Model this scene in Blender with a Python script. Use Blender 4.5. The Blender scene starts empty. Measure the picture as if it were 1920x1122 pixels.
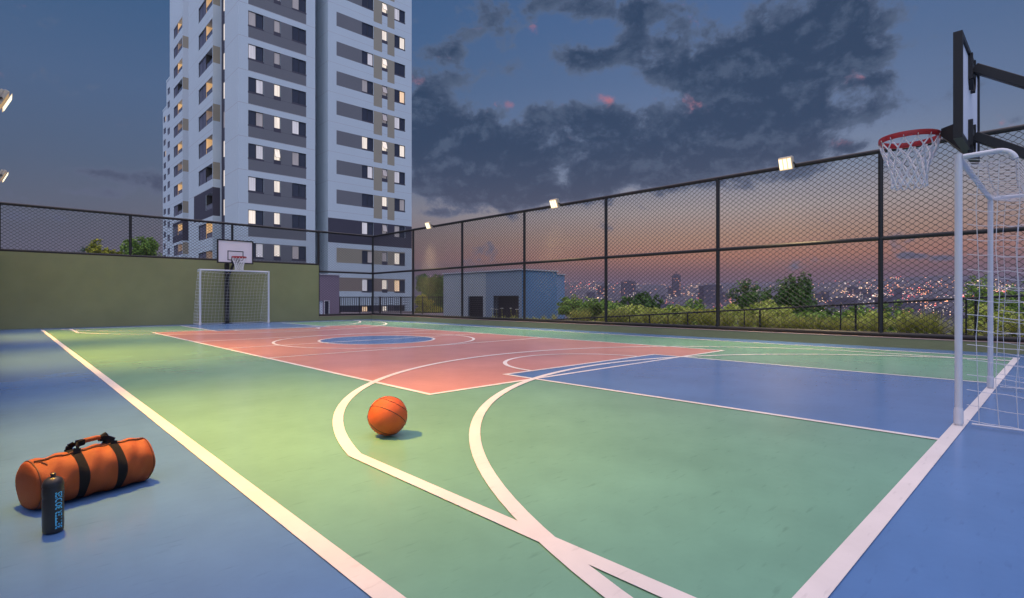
import bpy, math, random
import numpy as np
from mathutils import Vector, Matrix

random.seed(7)
rng = np.random.default_rng(7)
scene = bpy.context.scene
C = scene.collection
PI = math.pi

# ------------------------------------------------------------------ camera
YAW = math.radians(43.77)                     # looks between the long axis (+Y) and the cross axis (+X)
SA, CA = math.sin(YAW), math.cos(YAW)
FOC = 997.8 / 1920.0 * 36.0
cam = bpy.data.cameras.new('camera')
cam_o = bpy.data.objects.new('camera', cam)
C.objects.link(cam_o)
cam_o.location = (0, 0, 1.0)
cam_o.rotation_euler = (PI / 2, 0, -YAW)
cam.sensor_width = 36
cam.lens = FOC
cam.clip_start = 0.05
cam.clip_end = 9000
scene.camera = cam_o


def at(px, d):
    """ground position on the bearing of photo column px at depth d metres"""
    r = (px - 960) / 997.8
    return ((SA + r * CA) * d, (CA - r * SA) * d)


def zat(py, d):
    return 1.0 + (561 - py) / 997.8 * d


# ------------------------------------------------------------------ materials
def lin(r, g, b):
    f = lambda c: (c / 255 / 12.92) if c / 255 <= .04045 else ((c / 255 + .055) / 1.055) ** 2.4
    return (f(r), f(g), f(b), 1)


def new_mat(name):
    m = bpy.data.materials.new(name)
    m.use_nodes = True
    nt = m.node_tree
    return m, nt, nt.nodes['Principled BSDF']


def mat(name, col, rough=.6, metal=0., var=.12, scale=6., bump=0., bscale=None, spec=.5, coords='Object', detail=4, stretch=None):
    m, nt, b = new_mat(name)
    N = nt.nodes
    L = nt.links
    tc = N.new('ShaderNodeTexCoord')
    src = tc.outputs[coords]
    if stretch:
        mp = N.new('ShaderNodeMapping')
        mp.inputs['Scale'].default_value = stretch
        L.new(src, mp.inputs['Vector'])
        src = mp.outputs[0]
    nz = N.new('ShaderNodeTexNoise')
    nz.inputs['Scale'].default_value = scale
    nz.inputs['Detail'].default_value = detail
    nz.inputs['Roughness'].default_value = .6
    L.new(src, nz.inputs['Vector'])
    mx = N.new('ShaderNodeMix')
    mx.data_type = 'RGBA'
    c = list(col)[:3]
    mx.inputs['A'].default_value = [max(0, x * (1 - var)) for x in c] + [1]
    mx.inputs['B'].default_value = [min(1, x * (1 + var)) for x in c] + [1]
    L.new(nz.outputs['Fac'], mx.inputs['Factor'])
    L.new(mx.outputs['Result'], b.inputs['Base Color'])
    b.inputs['Roughness'].default_value = rough
    b.inputs['Metallic'].default_value = metal
    b.inputs['Specular IOR Level'].default_value = spec
    if bump:
        n2 = N.new('ShaderNodeTexNoise')
        n2.inputs['Scale'].default_value = bscale or scale * 8
        n2.inputs['Detail'].default_value = 3
        L.new(src, n2.inputs['Vector'])
        bp = N.new('ShaderNodeBump')
        bp.inputs['Strength'].default_value = bump
        bp.inputs['Distance'].default_value = .01
        L.new(n2.outputs['Fac'], bp.inputs['Height'])
        L.new(bp.outputs[0], b.inputs['Normal'])
    return m


def emit(name, col, strength, base=(.3, .3, .3)):
    m, nt, b = new_mat(name)
    b.inputs['Base Color'].default_value = list(base) + [1]
    b.inputs['Emission Color'].default_value = list(col)[:3] + [1]
    b.inputs['Emission Strength'].default_value = strength
    b.inputs['Roughness'].default_value = .4
    return m


def lit_pane(name, col, strength, folds=9.):
    """a lit room behind a curtain: soft vertical folds in the glow"""
    m, nt, b = new_mat(name)
    N, L = nt.nodes, nt.links
    tc = N.new('ShaderNodeTexCoord')
    mp = N.new('ShaderNodeMapping')
    mp.inputs['Scale'].default_value = (folds, folds, .35)
    L.new(tc.outputs['Object'], mp.inputs['Vector'])
    nz = N.new('ShaderNodeTexNoise')
    nz.inputs['Scale'].default_value = 1.0
    nz.inputs['Detail'].default_value = 2
    L.new(mp.outputs[0], nz.inputs['Vector'])
    mr = N.new('ShaderNodeMapRange')
    mr.inputs['From Min'].default_value = .3
    mr.inputs['From Max'].default_value = .7
    mr.inputs['To Min'].default_value = strength * .72
    mr.inputs['To Max'].default_value = strength * 1.12
    L.new(nz.outputs['Fac'], mr.inputs['Value'])
    b.inputs['Base Color'].default_value = (.35, .33, .33, 1)
    b.inputs['Emission Color'].default_value = list(col)[:3] + [1]
    L.new(mr.outputs[0], b.inputs['Emission Strength'])
    b.inputs['Roughness'].default_value = .25
    return m


def court_mat(name, col, rough=.24):
    """rolled acrylic floor paint: mottling, faint scuffs, uneven gloss"""
    m, nt, b = new_mat(name)
    N, L = nt.nodes, nt.links
    geo = N.new('ShaderNodeNewGeometry')
    n1 = N.new('ShaderNodeTexNoise'); n1.inputs['Scale'].default_value = .9; n1.inputs['Detail'].default_value = 6
    n1.inputs['Roughness'].default_value = .65
    n2 = N.new('ShaderNodeTexNoise'); n2.inputs['Scale'].default_value = 7.; n2.inputs['Detail'].default_value = 8
    n2.inputs['Roughness'].default_value = .6
    n3 = N.new('ShaderNodeTexNoise'); n3.inputs['Scale'].default_value = 160.; n3.inputs['Detail'].default_value = 2
    mp = N.new('ShaderNodeMapping'); mp.inputs['Scale'].default_value = (2.6, 13., 1); mp.inputs['Rotation'].default_value = (0, 0, .6)
    n4 = N.new('ShaderNodeTexNoise'); n4.inputs['Scale'].default_value = 2.4; n4.inputs['Detail'].default_value = 3
    L.new(geo.outputs['Position'], mp.inputs['Vector'])
    L.new(mp.outputs[0], n4.inputs['Vector'])
    for n in (n1, n2, n3):
        L.new(geo.outputs['Position'], n.inputs['Vector'])
    r1 = N.new('ShaderNodeMapRange'); r1.inputs['From Min'].default_value = .3; r1.inputs['From Max'].default_value = .7
    r1.inputs['To Min'].default_value = .87; r1.inputs['To Max'].default_value = 1.10
    L.new(n1.outputs['Fac'], r1.inputs['Value'])
    r2 = N.new('ShaderNodeMapRange'); r2.inputs['From Min'].default_value = .62; r2.inputs['From Max'].default_value = .84
    r2.inputs['To Min'].default_value = 1.0; r2.inputs['To Max'].default_value = .70
    L.new(n4.outputs['Fac'], r2.inputs['Value'])
    r3 = N.new('ShaderNodeMapRange'); r3.inputs['From Min'].default_value = .3; r3.inputs['From Max'].default_value = .7
    r3.inputs['To Min'].default_value = .975; r3.inputs['To Max'].default_value = 1.025
    L.new(n2.outputs['Fac'], r3.inputs['Value'])
    mu = N.new('ShaderNodeMath'); mu.operation = 'MULTIPLY'
    L.new(r1.outputs[0], mu.inputs[0]); L.new(r2.outputs[0], mu.inputs[1])
    mu2 = N.new('ShaderNodeMath'); mu2.operation = 'MULTIPLY'
    L.new(mu.outputs[0], mu2.inputs[0]); L.new(r3.outputs[0], mu2.inputs[1])
    hs = N.new('ShaderNodeVectorMath'); hs.operation = 'SCALE'
    hs.inputs[0].default_value = list(col)[:3]
    L.new(mu2.outputs[0], hs.inputs['Scale'])
    L.new(hs.outputs[0], b.inputs['Base Color'])
    b.inputs['Roughness'].default_value = rough
    b.inputs['Specular IOR Level'].default_value = .62
    bp = N.new('ShaderNodeBump'); bp.inputs['Strength'].default_value = .02; bp.inputs['Distance'].default_value = .002
    L.new(n3.outputs['Fac'], bp.inputs['Height'])
    L.new(bp.outputs[0], b.inputs['Normal'])
    return m


def leaf_mat(name, c0, c1, rough=.55):
    m, nt, b = new_mat(name)
    N, L = nt.nodes, nt.links
    g = N.new('ShaderNodeNewGeometry')
    mx = N.new('ShaderNodeMix'); mx.data_type = 'RGBA'
    mx.inputs['A'].default_value = list(c0) + [1]
    mx.inputs['B'].default_value = list(c1) + [1]
    L.new(g.outputs['Random Per Island'], mx.inputs['Factor'])
    L.new(mx.outputs['Result'], b.inputs['Base Color'])
    b.inputs['Roughness'].default_value = rough
    b.inputs['Specular IOR Level'].default_value = .3
    tr = N.new('ShaderNodeBsdfTranslucent')
    L.new(mx.outputs['Result'], tr.inputs['Color'])
    ad = N.new('ShaderNodeMixShader'); ad.inputs[0].default_value = .25
    L.new(b.outputs[0], ad.inputs[1]); L.new(tr.outputs[0], ad.inputs[2])
    L.new(ad.outputs[0], N['Material Output'].inputs['Surface'])
    return m


M = {}
M['court_blue'] = court_mat('court_blue', (.084, .185, .395))
M['court_green'] = court_mat('court_green', (.155, .335, .240))
M['court_orange'] = court_mat('court_orange', (.52, .245, .215))
M['court_white'] = court_mat('court_white', (.66, .63, .62), .42)
M['wall_green'] = mat('wall_green', (.245, .25, .125), .85, var=.20, scale=.9, detail=9, bump=.5, bscale=55, spec=.25)
M['kerb_cap'] = mat('kerb_cap', (.42, .30, .25), .8, var=.2, scale=3)
M['black_metal'] = mat('black_metal', (.012, .011, .012), .5, var=.25, scale=14, bump=.05)
M['wire'] = mat('wire', (.025, .023, .024), .5, var=.2, scale=10)
M['white_paint'] = mat('white_paint', (.60, .61, .66), .35, var=.05, scale=5)
M['white_net'] = mat('white_net', (.72, .72, .74), .7, var=.08, scale=30)
M['grey_net'] = mat('grey_net', (.58, .58, .62), .7, var=.08, scale=30)
M['board'] = mat('board', (.80, .72, .76), .4, var=.05, scale=2)
M['board_back'] = mat('board_back', (.70, .74, .85), .45, var=.06, scale=3)
M['rim'] = mat('rim', (.36, .022, .028), .4, var=.18, scale=20, bump=.1)
M['t_white'] = mat('tower_white', (.615, .705, .76), .75, var=.05, scale=.25, bump=.15, bscale=12)
M['t_joint'] = mat('tower_joint', (.50, .51, .54), .8)
M['t_grey'] = mat('tower_grey', (.178, .185, .205), .75, var=.07, scale=.3, bump=.15, bscale=12)
M['t_beige'] = mat('tower_beige', (.38, .34, .26), .75, var=.07, scale=.3, bump=.15, bscale=12)
M['t_taupe'] = mat('tower_taupe', (.31, .25, .21), .75, var=.07, scale=.3)
M['t_navy'] = mat('tower_navy', (.062, .060, .088), .7, var=.1, scale=.3)
M['frame'] = mat('window_frame', (.03, .03, .042), .4, var=.15, scale=5)
M['pane_dark'] = mat('pane_dark', (.035, .037, .062), .16, var=.3, scale=2.5, spec=.7, stretch=(1, 1, .2))
M['pane_shutter'] = mat('pane_shutter', (.15, .145, .20), .4, var=.3, scale=3, stretch=(1, 1, .1))
M['pane_lit'] = lit_pane('pane_lit', (1., .86, .72), .86)
M['pane_white'] = lit_pane('pane_white', (.86, .83, .95), .46)
M['pane_amber'] = lit_pane('pane_amber', (1., .66, .36), .9)
M['pane_dim'] = lit_pane('pane_dim', (.70, .60, .60), .20)
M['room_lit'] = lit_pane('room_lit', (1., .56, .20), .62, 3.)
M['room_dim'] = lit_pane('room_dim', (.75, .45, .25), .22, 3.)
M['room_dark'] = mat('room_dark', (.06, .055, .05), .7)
M['glass_rail'] = mat('glass_rail', (.16, .15, .20), .15, spec=.7)
M['purple_wall'] = mat('purple_wall', (.24, .19, .255), .85, var=.08, scale=.6, bump=.2, bscale=30)
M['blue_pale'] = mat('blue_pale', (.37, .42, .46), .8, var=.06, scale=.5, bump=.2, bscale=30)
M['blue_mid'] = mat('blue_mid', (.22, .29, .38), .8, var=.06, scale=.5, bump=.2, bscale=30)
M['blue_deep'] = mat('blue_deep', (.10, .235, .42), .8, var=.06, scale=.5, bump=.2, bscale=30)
M['coping'] = mat('coping', (.52, .52, .58), .6)
M['asphalt'] = mat('pavement', (.15, .13, .14), .9, var=.2, scale=2, bump=.2)
M['soil'] = mat('soil', (.075, .055, .035), .95, var=.4, scale=5, bump=.5)
M['terrain'] = mat('terrain', (.05, .052, .075), .95, var=.5, scale=.012, detail=8)
M['far_wall'] = mat('far_wall', (.11, .10, .14), .8, var=.3, scale=.02)
M['bark'] = mat('bark', (.09, .065, .045), .9, var=.35, scale=9, bump=.6)
M['orange_cloth'] = mat('orange_cloth', (.27, .062, .017), .62, var=.16, scale=22, bump=.35, bscale=260, spec=.3)
M['strap'] = mat('strap', (.011, .011, .013), .9, var=.3, scale=60, bump=.4, bscale=300, spec=.2)
M['piping'] = mat('piping', (.10, .03, .012), .7)
M['ball'] = mat('ball', (.52, .088, .016), .48, var=.10, scale=18, bump=.55, bscale=260, spec=.4)
M['seam'] = mat('seam', (.028, .014, .010), .6)
M['bottle'] = mat('bottle', (.020, .021, .024), .38, var=.15, scale=30)
M['print'] = mat('print', (.10, .55, .95), .5)
M['led'] = emit('led', (1., .92, .64), 1.5)
M['diffuser'] = emit('diffuser', (1., .68, .34), .85)
M['lamp_body'] = mat('lamp_body', (.50, .44, .36), .5)
M['leaf_mid'] = leaf_mat('leaf_mid', (.11, .24, .04), (.38, .54, .11))
M['leaf_light'] = leaf_mat('leaf_light', (.30, .40, .06), (.74, .78, .21))
M['leaf_dark'] = leaf_mat('leaf_dark', (.045, .12, .028), (.15, .28, .06))
M['leaf_yellow'] = leaf_mat('leaf_yellow', (.19, .25, .03), (.58, .55, .06))
M['leaf_teal'] = leaf_mat('leaf_teal', (.03, .085, .045), (.07, .15, .07))
M['blade'] = leaf_mat('blade', (.20, .25, .04), (.66, .64, .19))
M['petal'] = mat('petal', (.75, .74, .70), .7)


# ------------------------------------------------------------------ mesh builder
class MB:
    def __init__(s):
        s.v = []; s.f = []; s.m = []

    def quad(s, a, b, c, d, m=0):
        n = len(s.v)
        s.v += [tuple(a), tuple(b), tuple(c), tuple(d)]
        s.f.append((n, n + 1, n + 2, n + 3)); s.m.append(m)

    def poly(s, pts, m=0):
        n = len(s.v)
        s.v += [tuple(p) for p in pts]
        s.f.append(tuple(range(n, n + len(pts)))); s.m.append(m)

    def box(s, x0, x1, y0, y1, z0, z1, m=0):
        n = len(s.v)
        s.v += [(x0, y0, z0), (x1, y0, z0), (x1, y1, z0), (x0, y1, z0), (x0, y0, z1), (x1, y0, z1), (x1, y1, z1), (x0, y1, z1)]
        for q in ((0, 3, 2, 1), (4, 5, 6, 7), (0, 1, 5, 4), (1, 2, 6, 5), (2, 3, 7, 6), (3, 0, 4, 7)):
            s.f.append(tuple(n + i for i in q)); s.m.append(m)

    def obox(s, c, ax, ay, az, m=0):
        """box from centre and three half-axis vectors"""
        c, ax, ay, az = map(Vector, (c, ax, ay, az))
        n = len(s.v)
        for sz in (-1, 1):
            for sx, sy in ((-1, -1), (1, -1), (1, 1), (-1, 1)):
                s.v.append(tuple(c + ax * sx + ay * sy + az * sz))
        for q in ((0, 3, 2, 1), (4, 5, 6, 7), (0, 1, 5, 4), (1, 2, 6, 5), (2, 3, 7, 6), (3, 0, 4, 7)):
            s.f.append(tuple(n + i for i in q)); s.m.append(m)

    def bar(s, p, q, w, h, up=(0, 0, 1), m=0):
        p, q = Vector(p), Vector(q)
        d = (q - p).normalized()
        u = Vector(up)
        x = d.cross(u).normalized()
        u = x.cross(d)
        s.obox((p + q) / 2, (q - p) / 2, x * (w / 2), u * (h / 2), m)

    def tube(s, pts, r, n=8, closed=False, caps=True, m=0):
        pts = [Vector(p) for p in pts]
        k = len(pts)
        base = len(s.v)
        prev = None
        for i, p in enumerate(pts):
            a = pts[i - 1] if (i > 0 or closed) else p
            b = pts[(i + 1) % k] if (i < k - 1 or closed) else p
            t = (b - a).normalized()
            if prev is None:
                up = Vector((0, 0, 1)) if abs(t.z) < .9 else Vector((1, 0, 0))
                x = t.cross(up).normalized()
            else:
                x = (prev - t * prev.dot(t)).normalized()
            prev = x
            y = t.cross(x)
            rr = r[i] if isinstance(r, (list, tuple)) else r
            for j in range(n):
                a_ = 2 * PI * j / n
                s.v.append(tuple(p + x * (rr * math.cos(a_)) + y * (rr * math.sin(a_))))
        for i in range(k if closed else k - 1):
            i2 = (i + 1) % k
            for j in range(n):
                j2 = (j + 1) % n
                s.f.append((base + i * n + j, base + i * n + j2, base + i2 * n + j2, base + i2 * n + j)); s.m.append(m)
        if caps and not closed:
            s.f.append(tuple(base + j for j in reversed(range(n)))); s.m.append(m)
            s.f.append(tuple(base + (k - 1) * n + j for j in range(n))); s.m.append(m)

    def lathe(s, prof, c=(0, 0, 0), n=32, m=0):
        base = len(s.v)
        for (r, z) in prof:
            for j in range(n):
                a = 2 * PI * j / n
                s.v.append((c[0] + r * math.cos(a), c[1] + r * math.sin(a), c[2] + z))
        for i in range(len(prof) - 1):
            for j in range(n):
                j2 = (j + 1) % n
                s.f.append((base + i * n + j, base + i * n + j2, base + (i + 1) * n + j2, base + (i + 1) * n + j)); s.m.append(m)
        s.f.append(tuple(base + j for j in reversed(range(n)))); s.m.append(m)
        k = len(prof) - 1
        s.f.append(tuple(base + k * n + j for j in range(n))); s.m.append(m)

    def grid(s, P, closed_v=False, m=0):
        """P: rows of points"""
        base = len(s.v); R = len(P); K = len(P[0])
        for row in P:
            s.v += [tuple(p) for p in row]
        for i in range(R - 1):
            for j in range(K if closed_v else K - 1):
                j2 = (j + 1) % K
                s.f.append((base + i * K + j, base + i * K + j2, base + (i + 1) * K + j2, base + (i + 1) * K + j)); s.m.append(m)

    def np_add(s, V, F, m=0):
        base = len(s.v)
        s.v += [tuple(p) for p in V.tolist()]
        s.f += [tuple(q) for q in (F + base).tolist()]
        s.m += [m] * len(F)

    def build(s, name, mats, parent=None, smooth=False, local=False, bevel=0):
        if not isinstance(mats, (list, tuple)):
            mats = [mats]
        me = bpy.data.meshes.new(name)
        off = Vector((0, 0, 0))
        if parent is not None and not local:
            p = parent
            while p is not None:
                off += p.location
                p = p.parent
        V = s.v if off.length == 0 else [(a - off.x, b - off.y, c - off.z) for a, b, c in s.v]
        me.from_pydata(V, [], s.f)
        for m in mats:
            me.materials.append(m)
        if len(mats) > 1:
            me.polygons.foreach_set('material_index', s.m)
        if smooth:
            me.polygons.foreach_set('use_smooth', [True] * len(me.polygons))
        me.update()
        o = bpy.data.objects.new(name, me)
        C.objects.link(o)
        if parent is not None:
            o.parent = parent
        if smooth and smooth != 'all':
            try:
                me.set_sharp_from_angle(angle=math.radians(40))
            except Exception:
                pass
        if bevel:
            b = o.modifiers.new('bevel', 'BEVEL'); b.width = bevel; b.segments = 2; b.limit_method = 'ANGLE'
        return o


def thing(name, label, cat, loc=(0, 0, 0), group=None):
    o = bpy.data.objects.new(name, None)
    C.objects.link(o)
    o.location = loc
    o.empty_display_size = .1
    return tag(o, label, cat, group)


def tag(o, label, cat, group=None):
    o['label'] = label
    o['category'] = cat
    if group:
        o['group'] = group
    return o


def struct(o, label, cat, kind='structure'):
    o['kind'] = kind
    o['label'] = label
    o['category'] = cat
    return o


def copy_tree(o, parent=None):
    c = o.copy()
    C.objects.link(c)
    if parent is not None:
        c.parent = parent
    for ch in list(o.children):
        copy_tree(ch, c)
    return c


ORD = ['first', 'second', 'third', 'fourth', 'fifth', 'sixth', 'seventh', 'eighth', 'ninth', 'tenth', 'eleventh', 'twelfth', 'thirteenth',
       'fourteenth', 'fifteenth', 'sixteenth', 'seventeenth', 'eighteenth', 'nineteenth', 'twentieth', 'twenty-first', 'twenty-second',
       'twenty-third', 'twenty-fourth', 'twenty-fifth', 'twenty-sixth', 'twenty-seventh', 'twenty-eighth', 'twenty-ninth', 'thirtieth',
       'thirty-first', 'thirty-second', 'thirty-third', 'thirty-fourth', 'thirty-fifth', 'thirty-sixth', 'thirty-seventh', 'thirty-eighth']

# ------------------------------------------------------------------ court floor
XC, YC = 6.66, 11.71
X0, X1 = .89, 12.45            # outer edges of the side lines
Y0, Y1 = .553, 22.87
FX0, FX1, FY0, FY1 = -.22, 13.3, -1.3, 24.0


def sheet(name, polys, m, label, cat):
    b = MB()
    for p in polys:
        b.poly(p)
    return struct(b.build(name, m), label, cat)


def rect(x0, x1, y0, y1, z):
    return [(x0, y0, z), (x1, y0, z), (x1, y1, z), (x0, y1, z)]


b = MB()
b.box(FX0, FX1, FY0, FY1, -.3, 0)
struct(b.build('court_floor', M['court_blue']), 'blue painted floor surrounding the marked court', 'floor')
sheet('court_green_area', [rect(X0 + .02, X1 - .02, Y0 + .02, Y1 - .02, .0012)], M['court_green'], 'green painted playing area inside the white boundary', 'floor')
sheet('court_orange_area', [rect(3.22, 10.1, 4.6, 18.84, .0024)], M['court_orange'], 'salmon orange rectangle painted in the court centre', 'floor')


def disc(cx, cy, r, z, n=72, a0=0., a1=2 * PI):
    return [(cx + r * math.cos(a0 + (a1 - a0) * i / n), cy + r * math.sin(a0 + (a1 - a0) * i / n), z) for i in range(n)]


def mirror(pl):
    return [[(x, 2 * YC - y, z) for x, y, z in p][::-1] for p in pl]


blue = [rect(4.79, 8.47, Y0 + .06, 5.15, .0036)]
blue += mirror(blue)
blue.append(disc(XC, YC, 1.37, .0036))
sheet('court_blue_areas', blue, M['court_blue'], 'blue key rectangles and centre circle painted on the court', 'floor')

# white lines, each a hair above the one before so that crossings never share a plane
lb = MB()
lz = [.0048]


def nz_():
    lz[0] += .00012
    return lz[0]


def line(x0, x1, y0, y1, both=False):
    lb.poly(rect(x0, x1, y0, y1, nz_()))
    if both:
        lb.poly(rect(x0, x1, 2 * YC - y1, 2 * YC - y0, lz[0]))


def arc(cx, cy, ri, ro, a0, a1, n=80, ymin=None, both=False):
    z = nz_()
    pin, pout = [], []
    for i in range(n + 1):
        a = a0 + (a1 - a0) * i / n
        pin.append((cx + ri * math.cos(a), cy + ri * math.sin(a), z))
        pout.append((cx + ro * math.cos(a), cy + ro * math.sin(a), z))
    if ymin is not None:
        pin = [(x, max(y, ymin), z_) for x, y, z_ in pin]
        pout = [(x, max(y, ymin), z_) for x, y, z_ in pout]
    for i in range(n):
        q = [pin[i], pout[i], pout[i + 1], pin[i + 1]]
        lb.poly(q)
        if both:
            lb.poly([(x, 2 * YC - y, z_) for x, y, z_ in q][::-1])


W = .082
line(X0, X0 + W, Y0, Y1)
line(X1 - W, X1, Y0, Y1)
line(X0 + W, X1 - W, Y0, Y0 + W, True)
T = .06
line(3.2, 3.2 + T, 4.58, 18.86)
line(10.12 - T, 10.12, 4.58, 18.86)
line(3.2 + T, 10.12 - T, 4.58, 4.58 + T, True)
for y in (9.335, YC, 14.085):
    line(3.2 + T, 10.12 - T, y - T / 2, y + T / 2)
line(4.77, 4.77 + T, Y0 + W, 5.17, True)
line(8.49 - T, 8.49, Y0 + W, 5.17, True)
line(4.77 + T, 8.49 - T, 5.17 - T, 5.17, True)
arc(XC, YC, 1.335, 1.395, 0, 2 * PI)
arc(XC, YC, 2.315, 2.38, 0, 2 * PI)
arc(6.63, 5.17, 1.29, 1.355, 0, PI, both=True)
R3 = 5.235
dx = XC - 1.585
a_ = math.acos(dx / R3)
ysw = 1.87 + R3 * math.sin(a_)
arc(XC, 1.87, R3 - W, R3, a_, PI - a_, both=True)
line(1.585, 1.585 + W, Y0 + W, ysw, True)
line(2 * XC - 1.585 - W, 2 * XC - 1.585, Y0 + W, ysw, True)
yc, ra_, rb_ = -.30, 5.32, 5.26
aa = math.asin((Y0 + W - yc) / rb_)
z = nz_()
for i in range(80):
    q = []
    for t, k_ in ((i, 0), (i, 1), (i + 1, 1), (i + 1, 0)):
        a = aa - .02 + (PI - 2 * aa + .04) * t / 80
        q.append((6.585 + (ra_ - W + W * k_) * math.cos(a), max(yc + (rb_ - W + W * k_) * math.sin(a), Y0 + W), z))
    lb.poly(q)
    lb.poly([(x, 2 * YC - y, z_) for x, y, z_ in q][::-1])
struct(lb.build('court_lines', M['court_white']), 'white painted boundary, circle and arc lines of the court', 'markings')

# ------------------------------------------------------------------ ground outside
b = MB()
b.box(-60, FX0 - .02, -60, 80, -1.6, -.35)
struct(b.build('ground', M['soil']), 'dark open ground left of and behind the court', 'ground')
b = MB()
b.box(9.0, 24.5, 24.35, 40, -.6, -.02)
struct(b.build('pavement', M['asphalt']), 'grey paved apron behind the far fence', 'pavement')
b = MB()
for i in range(24):
    y0 = -8 + i * 1.34; y1 = y0 + 1.34
    b.quad((13.56, y0, .14), (15.6, y0, .06), (15.6, y1, .06), (13.56, y1, .14))
    b.quad((15.6, y0, .06), (40, y0, -2.6), (40, y1, -2.6), (15.6, y1, .06))
struct(b.build('planting_bed', M['soil']), 'brown soil bank with planting outside the right fence', 'ground')

# ------------------------------------------------------------------ far wall, kerbs
b = MB()
b.box(-2.2, 10.6, 24.0, 24.28, 0, 2.56)
tag(b.build('boundary_wall', M['wall_green'], bevel=.008), 'tall olive green rendered wall behind the far goal', 'wall')
b = MB()
b.box(10.602, 13.56, 24.0, 24.2, -.02, .19)
b.box(13.3, 13.56, -1.3, 23.998, -.02, .19)
k = thing('kerb_wall', 'low olive green kerb wall carrying the right hand fence', 'kerb', (13.4, 11, 0))
b.build('kerb_body', M['wall_green'], k, bevel=.006)
b = MB()
b.box(10.602, 13.57, 23.992, 24.21, .192, .207)
b.box(13.292, 13.57, -1.3, 23.99, .192, .207)
b.build('coping', M['kerb_cap'], k)


# ------------------------------------------------------------------ chain-link fences
def chain(b, p0, p1, z0, z1, w=.15, h=.057, r=.0080):
    p0 = np.array(p0, float); p1 = np.array(p1, float)
    L = np.linalg.norm(p1 - p0)
    u = (p1 - p0) / L
    n = np.array([-u[1], u[0]])
    per = max(1, round(L / w)); w = L / per
    rows = max(1, round((z1 - z0) / h)); h = (z1 - z0) / rows
    prof = np.array([(.0, 1.), (.07, .93), (.43, -.93), (.5, -1.), (.57, -.93), (.93, .93)])
    tt = np.concatenate([prof[:, 0] + i for i in range(per)] + [np.array([per])]) * w
    ss = np.concatenate([prof[:, 1]] * per + [np.array([1.])])
    npt = len(tt)
    off = np.array([(1., 0.), (-.5, .866), (-.5, -.866)]) * r
    for j in range(rows):
        sg = 1 if j % 2 else -1
        z = z0 + h * (j + .5) + sg * ss * (h / 2)
        V = np.zeros((npt, 3, 3))
        for q in range(3):
            V[:, q, 0] = p0[0] + u[0] * tt + n[0] * off[q, 0]
            V[:, q, 1] = p0[1] + u[1] * tt + n[1] * off[q, 0]
            V[:, q, 2] = z + off[q, 1] + sg * 0
        V = V.reshape(-1, 3)
        i = np.arange(npt - 1)[:, None] * 3
        F = np.concatenate([np.concatenate([i + a, i + c, i + 3 + c, i + 3 + a], 1) for a, c in ((0, 1), (1, 2), (2, 0))])
        b.np_add(V, F)


RP, RR = .047, .046
PY = [24.01 - 3.546 * i for i in range(8)]          # posts of the right fence
fr = thing('chain_link_fence', 'tall black chain-link fence along the right side above the low kerb', 'fence', (13.42, 11, .2))
for y in PY[1:]:
    b = MB(); b.tube([(13.42, y, .16), (13.42, y, 4.15)], RP, 12)
    b.build('post', M['black_metal'], fr, smooth=True)
for z, r in ((4.13, RR + .004), (2.28, RR), (.255, RR + .008)):
    b = MB(); b.tube([(13.42, PY[-1], z), (13.42, 24.01, z)], r, 10)
    b.build('rail', M['black_metal'], fr, smooth=True)
b = MB()
chain(b, (13.42, PY[-1]), (13.42, 24.0), .27, 4.12)
b.build('wire_mesh', M['wire'], fr)

ff = thing('chain_link_fence', 'short black chain-link fence section at the far right corner', 'fence', (12, 24.1, .2))
for x in (10.62, 13.42):
    b = MB(); b.tube([(x, 24.1, .16), (x, 24.1, 4.15)], RP + .003, 12)
    b.build('post', M['black_metal'], ff, smooth=True)
for z, r in ((4.135, RR + .004), (2.28, RR), (.25, RR)):
    b = MB(); b.tube([(10.62, 24.1, z), (13.42, 24.1, z)], r, 10)
    b.build('rail', M['black_metal'], ff, smooth=True)
b = MB()
chain(b, (10.62, 24.1), (13.4, 24.1), .27, 4.12)
b.build('wire_mesh', M['wire'], ff)

fw = thing('chain_link_fence', 'black chain-link fence standing on top of the green wall', 'fence', (5, 24.1, 2.56))
for x in (-.08, 3.44, 6.93):
    b = MB(); b.tube([(x, 24.1, 2.5), (x, 24.1, 4.15)], RP, 12)
    b.build('post', M['black_metal'], fw, smooth=True)
for z, r in ((4.13, RR + .004), (2.60, RR + .004)):
    b = MB(); b.tube([(-2.2, 24.1, z), (10.6, 24.1, z)], r, 10)
    b.build('rail', M['black_metal'], fw, smooth=True)
b = MB()
chain(b, (-2.2, 24.1), (10.6, 24.1), 2.62, 4.12)
b.build('wire_mesh', M['wire'], fw)

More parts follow.
